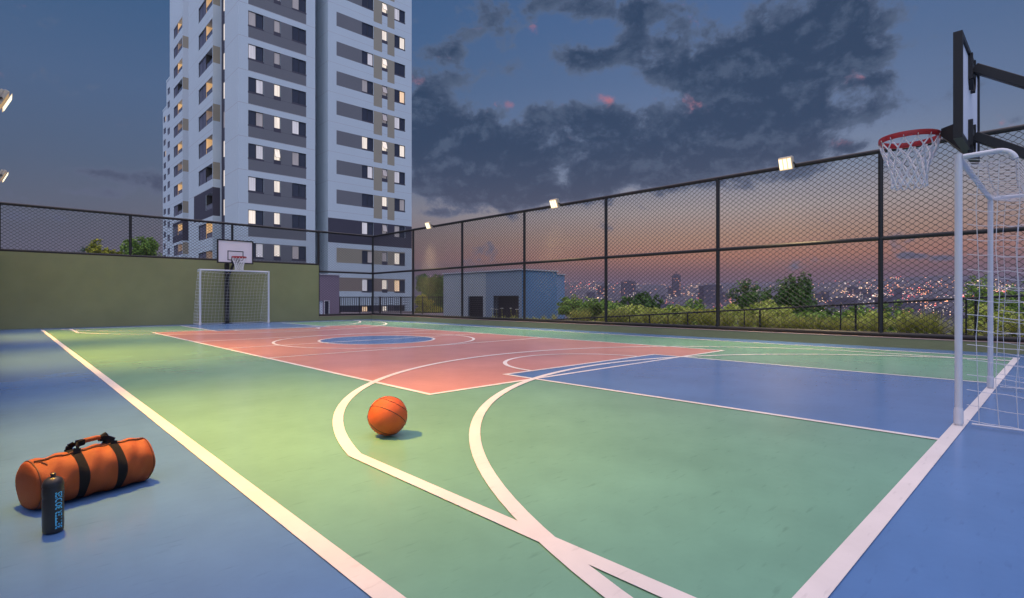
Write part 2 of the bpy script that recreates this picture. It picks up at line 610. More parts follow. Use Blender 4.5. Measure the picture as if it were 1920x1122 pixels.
# ------------------------------------------------------------------ floodlights
def floodlight(label, x, y, side, src=None):
    """side = +1: lamp looks towards +X (mounted on the left), -1 towards -X"""
    root = thing('floodlight', label, 'floodlight', (x, y, 4.17), 'floodlights around the court')
    th = math.radians(24)                          # face tilts down
    n = Vector((side * math.cos(th), 0, -math.sin(th)))
    up = Vector((side * math.sin(th), 0, math.cos(th)))
    yv = Vector((0, 1, 0))
    if src is not None:
        return root
    b = MB(); b.obox(-n * .035, n * .03, yv * .15, up * .15)
    for i in range(7):
        b.obox(-n * .085 + yv * (-.15 + .05 * i), n * .02, yv * .006, up * .13)
    b.build('housing', M['lamp_body'], root, local=True, bevel=.006)
    b = MB(); b.obox(n * .0305, n * .003, yv * .138, up * .138)
    b.build('diffuser', M['diffuser'], root, local=True)
    for i in (-1, 0, 1):
        b = MB(); b.obox(n * .034 + yv * (.094 * i), n * .006, yv * .032, up * .115)
        b.build('led_module', M['led'], root, local=True)
    b = MB()
    for s_ in (-1, 1):
        b.bar(Vector((0, s_ * .165, 0)) - n * .03, Vector((-side * .2, s_ * .165, -.03)), .012, .03)
    b.bar(Vector((-side * .2, -.18, -.03)), Vector((-side * .2, .18, -.03)), .03, .03)
    b.build('bracket', M['black_metal'], root, local=True)
    ld = bpy.data.lights.new('lamp', 'SPOT')
    ld.energy = 2500 if side > 0 else 1150
    ld.color = (1., .50, .05) if side > 0 else (1., .72, .34)
    ld.spot_size = math.radians(96)
    ld.spot_blend = 1.0
    ld.shadow_soft_size = .10
    lo_ = bpy.data.objects.new('lamp', ld)
    C.objects.link(lo_)
    lo_.parent = root
    lo_.location = n * .16
    lo_.rotation_euler = Vector((side * .36, 0, -.9)).to_track_quat('-Z', 'Y').to_euler()
    return root


fl_names = {4.57: 'nearest the white near goal', 11.82: 'midway along the right fence', 19.06: 'farthest along, beside the tower corner'}
for y in (4.57, 11.82, 19.06):
    floodlight('lit square floodlight on the right fence top rail, ' + fl_names[y], 13.26, y, -1)
fl_l = {4.57: 'nearest of the three, above the orange bag', 11.82: 'higher and nearer of the two against the plain sky', 19.06: 'lower and farther of the two against the plain sky'}
for y in (4.57, 11.82, 19.06):
    floodlight('lit floodlight at the left, ' + fl_l[y], .03, y, 1)

# left side fence that carries the three left floodlights
fl = thing('chain_link_fence', 'black chain-link fence along the left side carrying floodlights', 'fence', (-.2, 11, 0))
for y in [24.0 - 3.546 * i for i in range(8)]:
    b = MB(); b.tube([(-.2, y, 0), (-.2, y, 4.15)], RP, 10)
    b.build('post', M['black_metal'], fl, smooth=True)
for z in (4.13, 2.28, .25):
    b = MB(); b.tube([(-.2, -.8, z), (-.2, 24.0, z)], RR, 8)
    b.build('rail', M['black_metal'], fl, smooth=True)

b = MB()
chain(b, (-.2, -.8), (-.2, 24.0), .27, 4.12)
b.build('wire_mesh', M['wire'], fl)

# ------------------------------------------------------------------ handrail on the ramp beyond the right fence
hr = thing('handrail', 'low black sloping handrail beyond the right fence in front of plants', 'handrail', (13.5, 6, .2))


def hz(y):
    return 1.10 - .0665 * y


b = MB(); b.tube([(13.5, 13.2, hz(13.2)), (13.5, 6, hz(6)), (13.5, -1.2, hz(-1.2))], .022, 10)
b.build('top_rail', M['black_metal'], hr, smooth=True)
for i, y in enumerate((12.0, 11.17, 10.31, 9.03, 8.35, 7.76, 7.17, 5.63, 5.25, 3.5, 3.21, 1.36, 1.22)):
    b = MB(); r = .022 if i % 2 == 0 else .015
    b.tube([(13.5, y, .19), (13.5, y, hz(y))], r, 8)
    b.tube([(13.5, y, .19), (13.5, y, .215)], r + .012, 8)
    b.build('post', M['black_metal'], hr, smooth=True)


# ------------------------------------------------------------------ goals
def goal(label, Y, sgn, netmat, step):
    """goal mouth in the plane y=Y, net going to y = Y - sgn*depth"""
    XA, XB, ZT = 5.44, 7.95, 2.115
    g = thing('football_goal', label, 'goal', (6.7, Y, 0), 'white futsal goals')
    r = .0245 if sgn > 0 else .035
    for x in (XA, XB):
        b = MB(); b.tube([(x, Y, 0), (x, Y, ZT + r)], r, 20)
        p = b.build('post', M['white_paint'], g, smooth=True)
        b = MB(); b.lathe([(r * 1.28, 0), (r * 1.28, .10), (r * 1.06, .125)], (x, Y, .02), 20)
        b.build('sleeve', M['white_paint'], p, smooth=True)
    b = MB(); b.tube([(XA + .03, Y, ZT), (XB - .03, Y, ZT)], r * .95, 20)
    b.build('crossbar', M['white_paint'], g, smooth=True)
    D1, D2 = .33, 1.02
    for x in (XA, XB):
        pts = [(x, Y - sgn * .03, ZT), (x, Y - sgn * (D1 - .10), ZT + .005)]
        for k_ in range(1, 7):
            a = k_ / 6 * PI * .42
            pts.append((x, Y - sgn * (D1 - .10 + .10 * math.sin(a)), ZT + .005 - .10 * (1 - math.cos(a))))
        b = MB(); b.tube(pts, r * .82, 16)
        b.build('back_stay', M['white_paint'], g, smooth=True)
    b = MB()
    pts = [(XA, Y - sgn * .08, .03), (XA, Y - sgn * D2, .03), (XB, Y - sgn * D2, .03), (XB, Y - sgn * .08, .03)]
    b.tube(pts, .008, 6)
    b.build('ground_bar', M['white_paint'], g)
    # net: profile from crossbar back and down, plus two side panels
    b = MB()
    rr = .0024
    prof = [(0.04, ZT - .02), (D1 * .5, ZT - .05), (D1, ZT - .06)]
    nb = 16
    for i in range(1, nb + 1):
        t = i / nb
        prof.append((D1 + (D2 - D1) * (t ** .8), (ZT - .06) * (1 - t) + .03 * t))
    nx = round((XB - XA) / step)
    rs = random.Random(3)
    for i in range(nx + 1):
        x = XA + (XB - XA) * i / nx
        sag = .03 * math.sin(PI * i / nx)
        b.tube([(x + rs.uniform(-.006, .006), Y - sgn * (d - sag * .8), z - (sag * 1.5 if j < 4 else 0)) for j, (d, z) in enumerate(prof)], rr, 4, caps=False)
    for j, (d, z) in enumerate(prof[1:]):
        pts = []
        for i in range(13):
            t = i / 12
            sag = math.sin(PI * t)
            pts.append((XA + (XB - XA) * t, Y - sgn * (d - .04 * sag), z - (.05 * sag if j < 3 else .018 * sag)))
        b.tube(pts, rr, 4, caps=False)
    nr = round(ZT / (step * 1.02))
    for x in (XA, XB):
        ins = .0
        for i in range(1, nr + 1):
            z = ZT * i / nr - .06
            t = max(0., 1 - (z - .03) / (ZT - .09))
            dmax = D1 + (D2 - D1) * (t ** .8)
            pts = []
            for q in range(9):
                s_ = q / 8
                pts.append((x + .05 * math.sin(PI * s_) * (1 if x == XA else -1), Y - sgn * (.05 + (dmax - .05) * s_), z - .045 * math.sin(PI * s_) * (.4 + rs.random() * .6)))
            b.tube(pts, rr, 4, caps=False)
        nd = round(D2 / step)
        for q in range(1, nd + 1):
            d = D2 * q / nd
            zt = ZT - .06
            if d > D1:
                t = ((d - D1) / (D2 - D1)) ** (1 / .8)
                zt = (ZT - .06) * (1 - t) + .03 * t
            if zt > .1:
                b.tube([(x + .02 * math.sin(PI * k_ / 6) * (1 if x == XA else -1), Y - sgn * (d + .012 * math.sin(k_ * 2.1 + q)), .03 + (zt - .03) * k_ / 6) for k_ in range(7)], rr, 4, caps=False)
    b.build('net', netmat, g)
    return g


goal('white futsal goal with net standing close at the right', .594, 1, M['grey_net'], .115)
goal('small white futsal goal with net against the green wall', 22.83, -1, M['white_net'], .125)


# ------------------------------------------------------------------ basketball hoops
def hoop(label, Y, sgn, pole_y):
    """board plane y=Y, rim reaching towards y = Y + sgn*..., pole at pole_y"""
    h = thing('basketball_hoop', label, 'basketball hoop', (XC, pole_y, 0), 'basketball hoops')
    XA, XB, ZA, ZB = 6.0, 7.32, 2.40, 3.33
    yb = Y - sgn * .03
    b = MB(); b.box(XA + .02, XB - .02, min(Y - .008, Y + .008), max(Y - .008, Y + .008), ZA + .02, ZB - .02)
    bd = b.build('backboard', M['board'], h)
    b = MB(); y_ = Y - sgn * .0125
    b.box(XA + .05, XB - .05, y_ - .003, y_ + .003, ZA + .05, ZB - .05)
    b.build('back_panel', M['board_back'], bd)
    b = MB(); t = .045; d = .032
    b.box(XA, XB, Y - d, Y + d, ZB - t, ZB)
    b.box(XA, XB, Y - d, Y + d, ZA, ZA + t)
    b.box(XA, XA + t, Y - d, Y + d, ZA + t, ZB - t)
    b.box(XB - t, XB, Y - d, Y + d, ZA + t, ZB - t)
    b.build('board_frame', M['black_metal'], bd)
    yf = Y + sgn * .0125
    b = MB(); sx0, sx1, sz0, sz1, t = XC - .29, XC + .29, 2.52, 2.90, .03
    y0, y1 = yf - .003, yf + .003
    b.box(sx0, sx1, y0, y1, sz1 - t, sz1); b.box(sx0, sx1, y0, y1, sz0, sz0 + t)
    b.box(sx0, sx0 + t, y0, y1, sz0 + t, sz1 - t); b.box(sx1 - t, sx1, y0, y1, sz0 + t, sz1 - t)
    b.build('target_square', M['black_metal'], bd)
    # mounting plates on the back
    for z in (3.17, 2.55):
        b = MB(); yk = Y - sgn * .03
        b.box(XC - .13, XC - .10, yk - .02, yk + .02, z - .11, z + .13)
        b.box(XC + .10, XC + .13, yk - .02, yk + .02, z - .11, z + .13)
        b.box(XC - .1, XC + .1, yk - .012, yk + .012, z - .05, z + .07)
        for sx in (-1, 1):
            b.bar((XC + sx * .115, yk, z - .11), (XC + sx * .05, yk, z - .19), .04, .03)
        b.build('mounting_plate', M['black_metal'], h)
    for z0, z1 in ((3.19, 2.42), (2.545, 1.80)):
        b = MB(); b.bar((XC, Y - sgn * .05, z0), (XC, pole_y, z1), .07, .085)
        b.build('arm', M['black_metal'], h, bevel=.006)
    b = MB(); b.box(XC - .075, XC + .075, pole_y - .075, pole_y + .075, 0, 2.46)
    p = b.build('pole', M['black_metal'], h, bevel=.008)
    b = MB(); b.box(XC - .16, XC + .16, pole_y - .16, pole_y + .16, 0, .022)
    b.build('base_plate', M['black_metal'], p)
    # rim bracket and rim
    cy = Y + sgn * .455; R = .248; zr = 2.625
    b = MB()
    ya, yb_ = Y + sgn * .035, Y + sgn * .19
    pr = [(-.16, 2.40), (.16, 2.40), (.16, 2.67), (-.16, 2.67)]
    pe = [(-.07, 2.585), (.07, 2.585), (.07, 2.655), (-.07, 2.655)]
    A = [(XC + x, ya, z) for x, z in pr]; B_ = [(XC + x, yb_, z) for x, z in pe]
    b.poly(A); b.poly(B_[::-1])
    for i in range(4):
        j = (i + 1) % 4
        b.quad(A[i], A[j], B_[j], B_[i])
    b.build('rim_bracket', M['black_metal'], h)
    b = MB()
    n = 48
    rows = []
    for i in range(n):
        a = 2 * PI * i / n
        c, s_ = math.cos(a), math.sin(a)
        rows.append([(XC + (R + q) * c, cy + (R + q) * s_, zr + z) for q, z in ((-.008, -.024), (.008, -.028), (.012, .0), (.008, .026), (-.008, .026), (-.012, 0))])
    rows.append(rows[0])
    b.grid(rows, closed_v=True)
    rim = b.build('rim', M['rim'], h, smooth=True)
    # net: twelve cords crossing in diamonds
    b = MB()
    K = 14
    prof = [(R - .002, -.03), (R - .015, -.10), (.197, -.20), (.163, -.28), (.150, -.36), (.143, -.43), (.150, -.49)]

    def pt(lv, ang):
        i = min(int(lv), len(prof) - 2); f = lv - i
        rr = prof[i][0] * (1 - f) + prof[i + 1][0] * f
        z = prof[i][1] * (1 - f) + prof[i + 1][1] * f
        return (XC + rr * math.cos(ang), cy + rr * math.sin(ang), zr + z)
    rs = random.Random(5)
    for k_ in range(K):
        for dr in (-1, 1):
            pts = []
            a = 2 * PI * k_ / K
            for q in range(25):
                lv = q / 24 * 5.95
                tw = 0 if lv < .3 else (lv - .3) * dr * (PI / K) * .98
                jit = .012 * math.sin(lv * 3 + k_ * 2 + dr)
                pts.append(pt(lv, a + dr * .03 + tw + jit))
            b.tube(pts, .0070, 5, caps=False)
        a = 2 * PI * k_ / K
        b.tube([pt(0, a - .03), pt(-.0, a - .02), (XC + (R + .012) * math.cos(a), cy + (R + .012) * math.sin(a), zr - .01), pt(0, a + .02), pt(0, a + .03)], .006, 5, caps=False)
        b.tube([pt(5.9, a), pt(5.98, a + .05)], .007, 5)
    b.build('net', M['white_net'], h, smooth=True)
    return h


hoop('basketball hoop at upper right seen from behind, red rim and white net', .66, 1, -.48)
hoop('small basketball hoop with white backboard on the green wall, behind the far goal', 22.76, -1, 23.86)

# ------------------------------------------------------------------ basketball
bx, by = at(727, 3.89)
BR = .1415
ball = thing('basketball', 'orange basketball with dark seams lying on the green floor', 'ball', (bx, by, BR + .005))
b = MB()
rows = []
for i in range(49):
    th = PI * i / 48
    rows.append([(BR * math.sin(th) * math.cos(2 * PI * j / 72), BR * math.sin(th) * math.sin(2 * PI * j / 72), BR * math.cos(th)) for j in range(72)])
b.grid(rows, closed_v=True)
b.build('ball_skin', M['ball'], ball, smooth='all', local=True)
b = MB()
# frame: c = towards camera, rt = image right, up
to = Vector((-bx, -by, 0)).normalized(); rt = Vector((-to.y, to.x, 0)); up = Vector((0, 0, 1))


def seam_circle(n, off):
    n = n.normalized()
    r = math.sqrt(1 - off * off)
    e1 = n.cross(Vector((.3, .2, .9))).normalized(); e2 = n.cross(e1)
    b.tube([(n * off + e1 * (r * math.cos(2 * PI * i / 64)) + e2 * (r * math.sin(2 * PI * i / 64))) * (BR * .9985) for i in range(64)], .0027, 6, closed=True)


nn = rt * .42 + up * .74 - to * .42
seam_circle(nn, 0.)
seam_circle(nn.normalized() + to * .12, .58)
seam_circle(rt * .42 + up * .74 + to * .30, -.46)
seam_circle(rt * .25 - up * .25 + to * .93, -.15)
b.build('seam', M['seam'], ball, local=True)

# ------------------------------------------------------------------ duffel bag
bag = thing('duffel_bag', 'orange cylindrical duffel bag with black straps on the blue floor', 'bag', (.326, 3.490, .004))
bag.rotation_euler = (0, 0, math.radians(18))
RL, RB, SQ = .248, .126, .95          # half length, radius


def bag_pt(u, a, add=0.):
    """u along the axis (-1..1), a angle from the top (0) round the bag"""
    x = u * RL
    r = RB * (1 + .02 * math.sin(u * 3 + .5)) + add
    e = abs(u)
    if e > .9:
        r -= RB * .05 * ((e - .9) / .1) ** 2
    w = .0055 * math.sin(7 * u + 3 * a) * math.sin(2 * a + 1.3 * u * 3) + .003 * math.sin(19 * u - 4 * a) * (1 if e < .9 else .4)
    w += -.012 * math.exp(-((u - .18) / .22) ** 2) * math.exp(-((a + .9) / .5) ** 2)
    r += w
    y = r * math.sin(a) * 1.03
    z = r * math.cos(a) * SQ
    zb = -RB * .86
    if z < zb:
        z = zb + (z - zb) * .12
    return Vector((x, y, z + RB * .875))


b = MB()
rows = []
NA = 64
for i in range(61):
    u = -1 + 2 * i / 60
    rows.append([bag_pt(u, 2 * PI * j / NA) for j in range(NA)])


def cap(sg):
    out = []
    for k_ in range(1, 9):
        t = k_ / 8
        row = []
        for j in range(NA):
            p = bag_pt(sg, 2 * PI * j / NA)
            c = Vector((sg * RL, 0, RB * .875))
            q = c + (p - c) * math.cos(t * PI / 2 * .999)
            q.x += sg * .022 * math.sin(t * PI / 2) ** .8
            row.append(q)
        out.append(row)
    return out


rows = cap(-1)[::-1] + rows + cap(1)
b.grid(rows, closed_v=True)
b.build('bag_body', M['orange_cloth'], bag, smooth='all', local=True)
for sg in (-1, 1):
    b = MB(); b.tube([bag_pt(sg * .985, 2 * PI * j / 48, .001) for j in range(48)], .0028, 6, closed=True)
    b.build('end_piping', M['piping'], bag, smooth=True, local=True)
for uc in (-.30, .36):
    b = MB(); rr_ = []
    wid = .17
    for q in range(5):
        u = uc + wid * (q / 4 - .5)
        rr_.append([bag_pt(u, 2 * PI * j / NA, .0035 if q not in (0, 4) else .0) for j in range(NA)])
    b.grid(rr_, closed_v=True)
    st = b.build('strap', M['strap'], bag, smooth=True, local=True)
    # loop rising to the handle
    b = MB()
    x = uc * RL
    for sy in (-1, 1):
        pts = [Vector((x, sy * .045, RB * 1.77)), Vector((x + .004, sy * .038, RB * 1.98)), Vector((x + (.018 if uc < 0 else -.018), sy * .014, RB * 2.09)), Vector((x + (.05 if uc < 0 else -.045), sy * .006, RB * 2.11))]
        for i in range(3):
            b.bar(pts[i], pts[i + 1], .03, .005, up=(0, 1, .3))
    b.bar((x, -.05, RB * 1.80), (x, .05, RB * 1.80), .028, .01)
    b.build('strap_loop', M['strap'], st, local=True)
b = MB()
hp = [Vector((-.30 * RL + .045, 0, RB * 2.10)), Vector((-.02, 0, RB * 2.15)), Vector((.03, 0, RB * 2.17)), Vector((.36 * RL - .035, 0, RB * 2.14))]
b.tube([tuple(p) for p in hp], [.010, .0125, .0125, .010], 14)
hd = b.build('handle', M['orange_cloth'], bag, smooth=True, local=True)
for p, q in ((hp[0] - Vector((.012, 0, .002)), hp[0] + Vector((.004, 0, .001))), (hp[3] - Vector((.002, 0, 0)), hp[3] + Vector((.022, 0, .012)))):
    b = MB(); b.tube([p, q], .0145, 12)
    b.build('handle_cuff', M['strap'], hd, smooth=True, local=True)
b = MB()
zr_ = [bag_pt(-.96 + 1.92 * i / 50, -.22 - .03 * math.sin(i * .4), .004) for i in range(51)]
b.tube(zr_, .004, 6)
b.tube([bag_pt(-.93 + .12 * i / 6, -.28 - .28 * (i / 6) ** 2, .003) for i in range(7)], .002, 5)
b.build('zip_flap', M['piping'], bag, smooth=True, local=True)

# ------------------------------------------------------------------ water bottle
wb = thing('water_bottle', 'black plastic sports bottle with blue lettering in front of the bag', 'bottle', (.158, 3.012, .002))
wb.scale = (.86, .86, .92)
b = MB()
b.lathe([(.034, 0), (.041, .004), (.0425, .012), (.0425, .03), (.0432, .10), (.0432, .155), (.0415, .16), (.0415, .166), (.0432, .171), (.0432, .200), (.040, .212)], n=48)
b.build('bottle_body', M['bottle'], wb, smooth=True, local=True)
b = MB()
b.lathe([(.043, .2125), (.0435, .218), (.041, .232), (.034, .245), (.022, .253), (.013, .256), (.0125, .2575)], n=48)
lid = b.build('lid', M['bottle'], wb, smooth=True, local=True)
b = MB(); b.lathe([(.0095, .2575), (.0095, .264), (.0115, .2665), (.0115, .271), (.008, .2735)], n=24)
b.build('spout', M['bottle'], lid, smooth=True, local=True)
cu = bpy.data.curves.new('lettering', 'FONT')
cu.body = 'BETTER BODIES'
cu.size = 1.0
cu.offset = .016
cu.extrude = 0
cu.resolution_u = 3
to_ = bpy.data.objects.new('lettering_source', cu)
C.objects.link(to_)
bpy.context.view_layer.update()
dg = bpy.context.evaluated_depsgraph_get()
me = bpy.data.meshes.new_from_object(to_.evaluated_get(dg))
bpy.data.objects.remove(to_)
co = np.zeros(len(me.vertices) * 3); me.vertices.foreach_get('co', co); co = co.reshape(-1, 3)
xs = (co[:, 0] - co[:, 0].min()) / (co[:, 0].max() - co[:, 0].min())
ys = (co[:, 1] - co[:, 1].min()) / (co[:, 1].max() - co[:, 1].min())
ang0 = math.atan2(-3.0, -.157) + math.radians(30)
zz = .022 + xs * .168
ang = ang0 + (.5 - ys) * (.031 / .0436)
co = np.stack([.0439 * np.cos(ang), .0439 * np.sin(ang), zz], 1)
me.vertices.foreach_set('co', co.reshape(-1)); me.materials.append(M['print']); me.update()
lt = bpy.data.objects.new('lettering', me); C.objects.link(lt); lt.parent = wb


# ------------------------------------------------------------------ buildings
def facade(b, O, U, z0, z1, u0, u1, holes=(), paints=(), mi=0, depth=.16, inward=None, reveal=0):
    """wall plane: point = O + U*u (+z). holes (u0,u1,z0,z1); paints (u0,u1,z0,z1,material index); inward = vector into the building"""
    O, U = Vector(O), Vector(U)
    us = sorted({round(x, 4) for x in [u0, u1] + [q for h in holes for q in h[:2]] + [q for p in paints for q in p[:2]] if u0 - 1e-6 <= x <= u1 + 1e-6})
    zs = sorted({round(x, 4) for x in [z0, z1] + [q for h in holes for q in h[2:4]] + [q for p in paints for q in p[2:4]] if z0 - 1e-6 <= x <= z1 + 1e-6})
    P = lambda u, z: tuple(O + U * u + Vector((0, 0, z)))
    for i in range(len(us) - 1):
        uc = (us[i] + us[i + 1]) / 2
        runs = []
        for j in range(len(zs) - 1):
            zc = (zs[j] + zs[j + 1]) / 2
            if any(h[0] < uc < h[1] and h[2] < zc < h[3] for h in holes):
                runs.append(None); continue
            m = mi
            for p in paints:
                if p[0] < uc < p[1] and p[2] < zc < p[3]:
                    m = p[4]
            runs.append(m)
        j = 0
        while j < len(runs):
            k_ = j
            while k_ + 1 < len(runs) and runs[k_ + 1] == runs[j]:
                k_ += 1
            if runs[j] is not None:
                b.quad(P(us[i], zs[j]), P(us[i + 1], zs[j]), P(us[i + 1], zs[k_ + 1]), P(us[i], zs[k_ + 1]), runs[j])
            j = k_ + 1
    if inward is not None:
        I = Vector(inward)
        for h in holes:
            dd = h[4] if len(h) > 4 else depth
            a, c, e, g = [O + U * u + Vector((0, 0, z)) for u, z in ((h[0], h[2]), (h[1], h[2]), (h[1], h[3]), (h[0], h[3]))]
            D = I * dd
            for p, q in ((a, c), (c, e), (e, g), (g, a)):
                b.quad(p, q, q + D, p + D, reveal)


def window(parent, O, U, I, u0, u1, z0, z1, state, name='window', leaves=2, tilt=False):
    """frame is the part, each leaf a pane sub-part. state: list of pane materials"""
    O, U, I = Vector(O), Vector(U), Vector(I)
    P = lambda u, z, d: O + U * u + Vector((0, 0, z)) + I * d
    b = MB()
    t = .055
    d = .11
    um, zm = (u0 + u1) / 2, (z0 + z1) / 2
    hu, hzz = U * ((u1 - u0) / 2), Vector((0, 0, (z1 - z0) / 2))
    zv = Vector((0, 0, 1))
    for zc in (z0 + t / 2, z1 - t / 2):
        b.obox(P(um, zc, d), hu * .998, I * .04, zv * (t / 2))
    for uc in (u0 + t / 2, u1 - t / 2):
        b.obox(P(uc, zm, d), U * (t / 2), I * .04, zv * ((z1 - z0) / 2 - t))
    wleaf = (u1 - u0 - 2 * t) / leaves
    for i in range(1, leaves):
        b.obox(P(u0 + t + wleaf * i, zm, d), U * .03, I * .035, zv * ((z1 - z0) / 2 - t))
    fr_ = b.build(name, M['frame'], parent)
    for i in range(leaves):
        b = MB()
        a, c = u0 + t + wleaf * i, u0 + t + wleaf * (i + 1)
        if tilt:
            zt, zb = z1 - t, z0 + t + .22
            n0, n1 = d + .0, d - .24
            b.poly([P(a, zb, n1), P(c, zb, n1), P(c, zt, n0), P(a, zt, n0)])
            b.poly([P(a, z0 + t, d + .02), P(c, z0 + t, d + .02), P(c, z1 - t, d + .02), P(a, z1 - t, d + .02)])
            b.tube([P(a, zt, n0), P(a, zb, n1), P(c, zb, n1), P(c, zt, n0)], .022, 4, m=1)
            b.build('pane', [M[state[i]], M['frame']], fr_)
        else:
            dd = d + (.012 if i % 2 else -.012)
            b.obox(P((a + c) / 2, zm, dd), U * ((c - a) / 2 - .004), I * .006, zv * ((z1 - z0) / 2 - t - .002))
            b.build('pane', M[state[i]], fr_)
    return fr_


DK = 'pane_dark'


def pick(rs, kinds=(.35, .25, .15, .25)):
    r = rs.random()
    if r < .30:
        return [DK, DK]
    lit = rs.choice(['pane_lit', 'pane_white', 'pane_lit', 'pane_dim', 'pane_amber', 'pane_white'])
    return [lit, DK] if rs.random() < .5 else [DK, lit]


# ---- main tower
TW = [M['t_white'], M['t_joint'], M['t_grey'], M['t_beige'], M['t_taupe'], M['t_navy'], M['frame']]
ZTOP = 50.4
tower = thing('apartment_tower', 'tall white apartment tower with grey bands, nearest of the row of towers', 'apartment tower', (24, 60, -1.6))
rs = random.Random(11)
b = MB()
YF = 51.2
floorsA = [3.1 + 3 * k_ for k_ in range(1, 13)]
holes, paints = [], []
winA = []
stateA = {27.1: ([['pane_dim', DK], ['pane_dim'], [DK, DK]]), 24.1: ([['pane_white', DK], ['pane_dim'], [DK, DK]]), 21.1: ([[DK, 'pane_white'], ['pane_lit'], [DK, DK]]),
          18.1: ([[DK, 'pane_dim'], ['pane_lit'], ['pane_white', DK]]), 15.1: ([[DK, 'pane_white'], ['pane_lit'], ['pane_dim', DK]]), 12.1: ([['pane_white', DK], ['pane_lit'], [DK, DK]]),
          9.1: ([['pane_lit', DK], ['pane_lit'], [DK, DK]]), 6.1: ([[DK, 'pane_white'], ['pane_lit'], ['pane_dim', DK]]), 30.1: ([[DK, DK], ['pane_dim'], ['pane_dim', DK]])}
for zt in floorsA:
    paints.append((15.21, 22.24, zt + .53, zt + .57, 1))
    if zt < 38:
        paints.append((16.05, 21.34, zt - 2.42, zt, 2))
        for u0, u1 in ((16.05, 17.39), (19.98, 21.34)):
            paints.append((u0 - .03, u1 + .03, zt - 1.45, zt - 1.30, 5))
        paints.append((18.28, 18.93, zt - 1.49, zt - 1.14, 5))
        paints.append((17.39, 19.98, zt - 1.44, zt - 1.42, 5))
        st = stateA.get(round(zt, 1)) or [pick(rs), ['pane_lit'], pick(rs)]
        for (u0, u1, dz, s_, nm, lv) in ((16.05, 17.39, 1.3, st[0], 'window', 2), (18.30, 18.91, 1.14, st[1], 'bathroom_window', 1), (19.98, 21.34, 1.3, st[2], 'window', 2)):
            holes.append((u0, u1, zt - dz, zt))
            winA.append((u0, u1, zt - dz, zt, s_, nm, lv))
facade(b, (0, YF, 0), (1, 0, 0), -1.6, ZTOP, 15.21, 22.24, holes, paints, inward=(0, 1, 0))
# side faces of block A
paints = [(51.2, 55.2, zt + .53, zt + .57, 1) for zt in floorsA]
facade(b, (15.21, 0, 0), (0, 1, 0), -1.6, ZTOP, 51.2, 55.2, (), paints)
facade(b, (22.24, 0, 0), (0, 1, 0), -1.6, ZTOP, 51.2, 55.2)
b.quad((15.21, 55.2, -1.6), (22.24, 55.2, -1.6), (22.24, 55.2, ZTOP), (15.21, 55.2, ZTOP))
b.quad((15.21, 51.2, ZTOP), (22.24, 51.2, ZTOP), (22.24, 55.2, ZTOP), (15.21, 55.2, ZTOP))
# block B
holes, paints, winB = [], [], []
stateB = {33.1: ([[DK, DK], ['pane_lit'], ['pane_white', DK]]), 30.1: ([[DK, DK], ['pane_lit'], [DK, 'pane_lit']]), 27.1: ([[DK, 'pane_white'], ['pane_lit'], [DK, DK]]),
          24.1: ([['pane_dim', DK], ['pane_dim'], [DK, 'pane_amber']]), 21.1: ([[DK, DK], ['pane_dim'], ['pane_white', DK]]), 18.1: ([['pane_lit', DK], ['pane_lit'], [DK, 'pane_lit']]),
          15.1: ([[DK, 'pane_white'], ['pane_dim'], ['pane_white', DK]]), 12.1: ([[DK, DK], ['pane_lit'], [DK, 'pane_dim']]), 9.1: ([['pane_white', DK], ['pane_dim'], ['pane_dim', DK]]),
          6.1: ([[DK, 'pane_dim'], ['pane_dim'], ['pane_lit', DK]]), 3.1: ([['pane_white', DK], ['pane_lit'], ['pane_amber', DK]]), .25: ([['pane_amber', DK], ['pane_lit'], [DK, DK]])}
for zt in [.25, 3.1] + [3.1 + 3 * k_ for k_ in range(1, 13)]:
    paints.append((23.55, 33.37, zt + .75, zt + .78, 1))
    if zt > 38:
        continue
    if zt > 11:
        paints.append((24.44, 27.25, zt - 1.43, zt, 2))
        paints.append((28.61, 29.62, zt - 2.47, zt, 3))
        paints.append((30.27, 31.15, zt - 2.47, zt, 3))
    elif zt > 8:
        paints.append((23.55, 33.37, zt - 2.40, zt + .07, 5))
    elif zt > 5:
        paints.append((24.44, 32.51, zt - 1.40, zt + .1, 3))
    elif zt > 2:
        paints.append((24.44, 32.51, zt - 1.30, zt + .1, 4))
    else:
        paints.append((24.44, 32.51, zt - .85, zt + .08, 5))
    st = stateB.get(round(zt, 2)) or [pick(rs), ['pane_lit'], pick(rs)]
    for u0, u1 in ((27.25, 28.58), (31.15, 32.51)):
        if zt > 2:
            paints.append((u0 - .02, u1 + .02, zt - 1.43, zt - 1.30, 5))
    paints.append((29.60, 30.29, zt - 1.42 if zt > 2 else zt - .8, zt - 1.08 if zt > 2 else zt - .7, 5))
    for (u0, u1, dz, s_, nm, lv) in ((27.25, 28.58, 1.3, st[0], 'window', 2), (29.62, 30.27, 1.08, st[1], 'bathroom_window', 1), (31.15, 32.51, 1.3, st[2], 'window', 2)):
        if zt < 2:
            dz = .75
        holes.append((u0, u1, zt - dz, zt))
        winB.append((u0, u1, zt - dz, zt, s_, nm, lv))
facade(b, (0, YF, 0), (1, 0, 0), -1.6, ZTOP, 23.55, 33.37, holes, paints, inward=(0, 1, 0))
paints = [(51.2, 60.8, zt + .75, zt + .78, 1) for zt in [3.1 + 3 * k_ for k_ in range(-1, 13)]]
facade(b, (23.55, 0, 0), (0, 1, 0), -1.6, ZTOP, 51.2, 60.8, (), paints)
facade(b, (33.37, 0, 0), (0, 1, 0), -1.6, ZTOP, 51.2, 70.7)
b.quad((23.55, 51.2, ZTOP), (33.37, 51.2, ZTOP), (33.37, 70.7, ZTOP), (23.55, 70.7, ZTOP))
b.quad((23.55, 70.7, -1.6), (33.37, 70.7, -1.6), (33.37, 70.7, ZTOP), (23.55, 70.7, ZTOP))
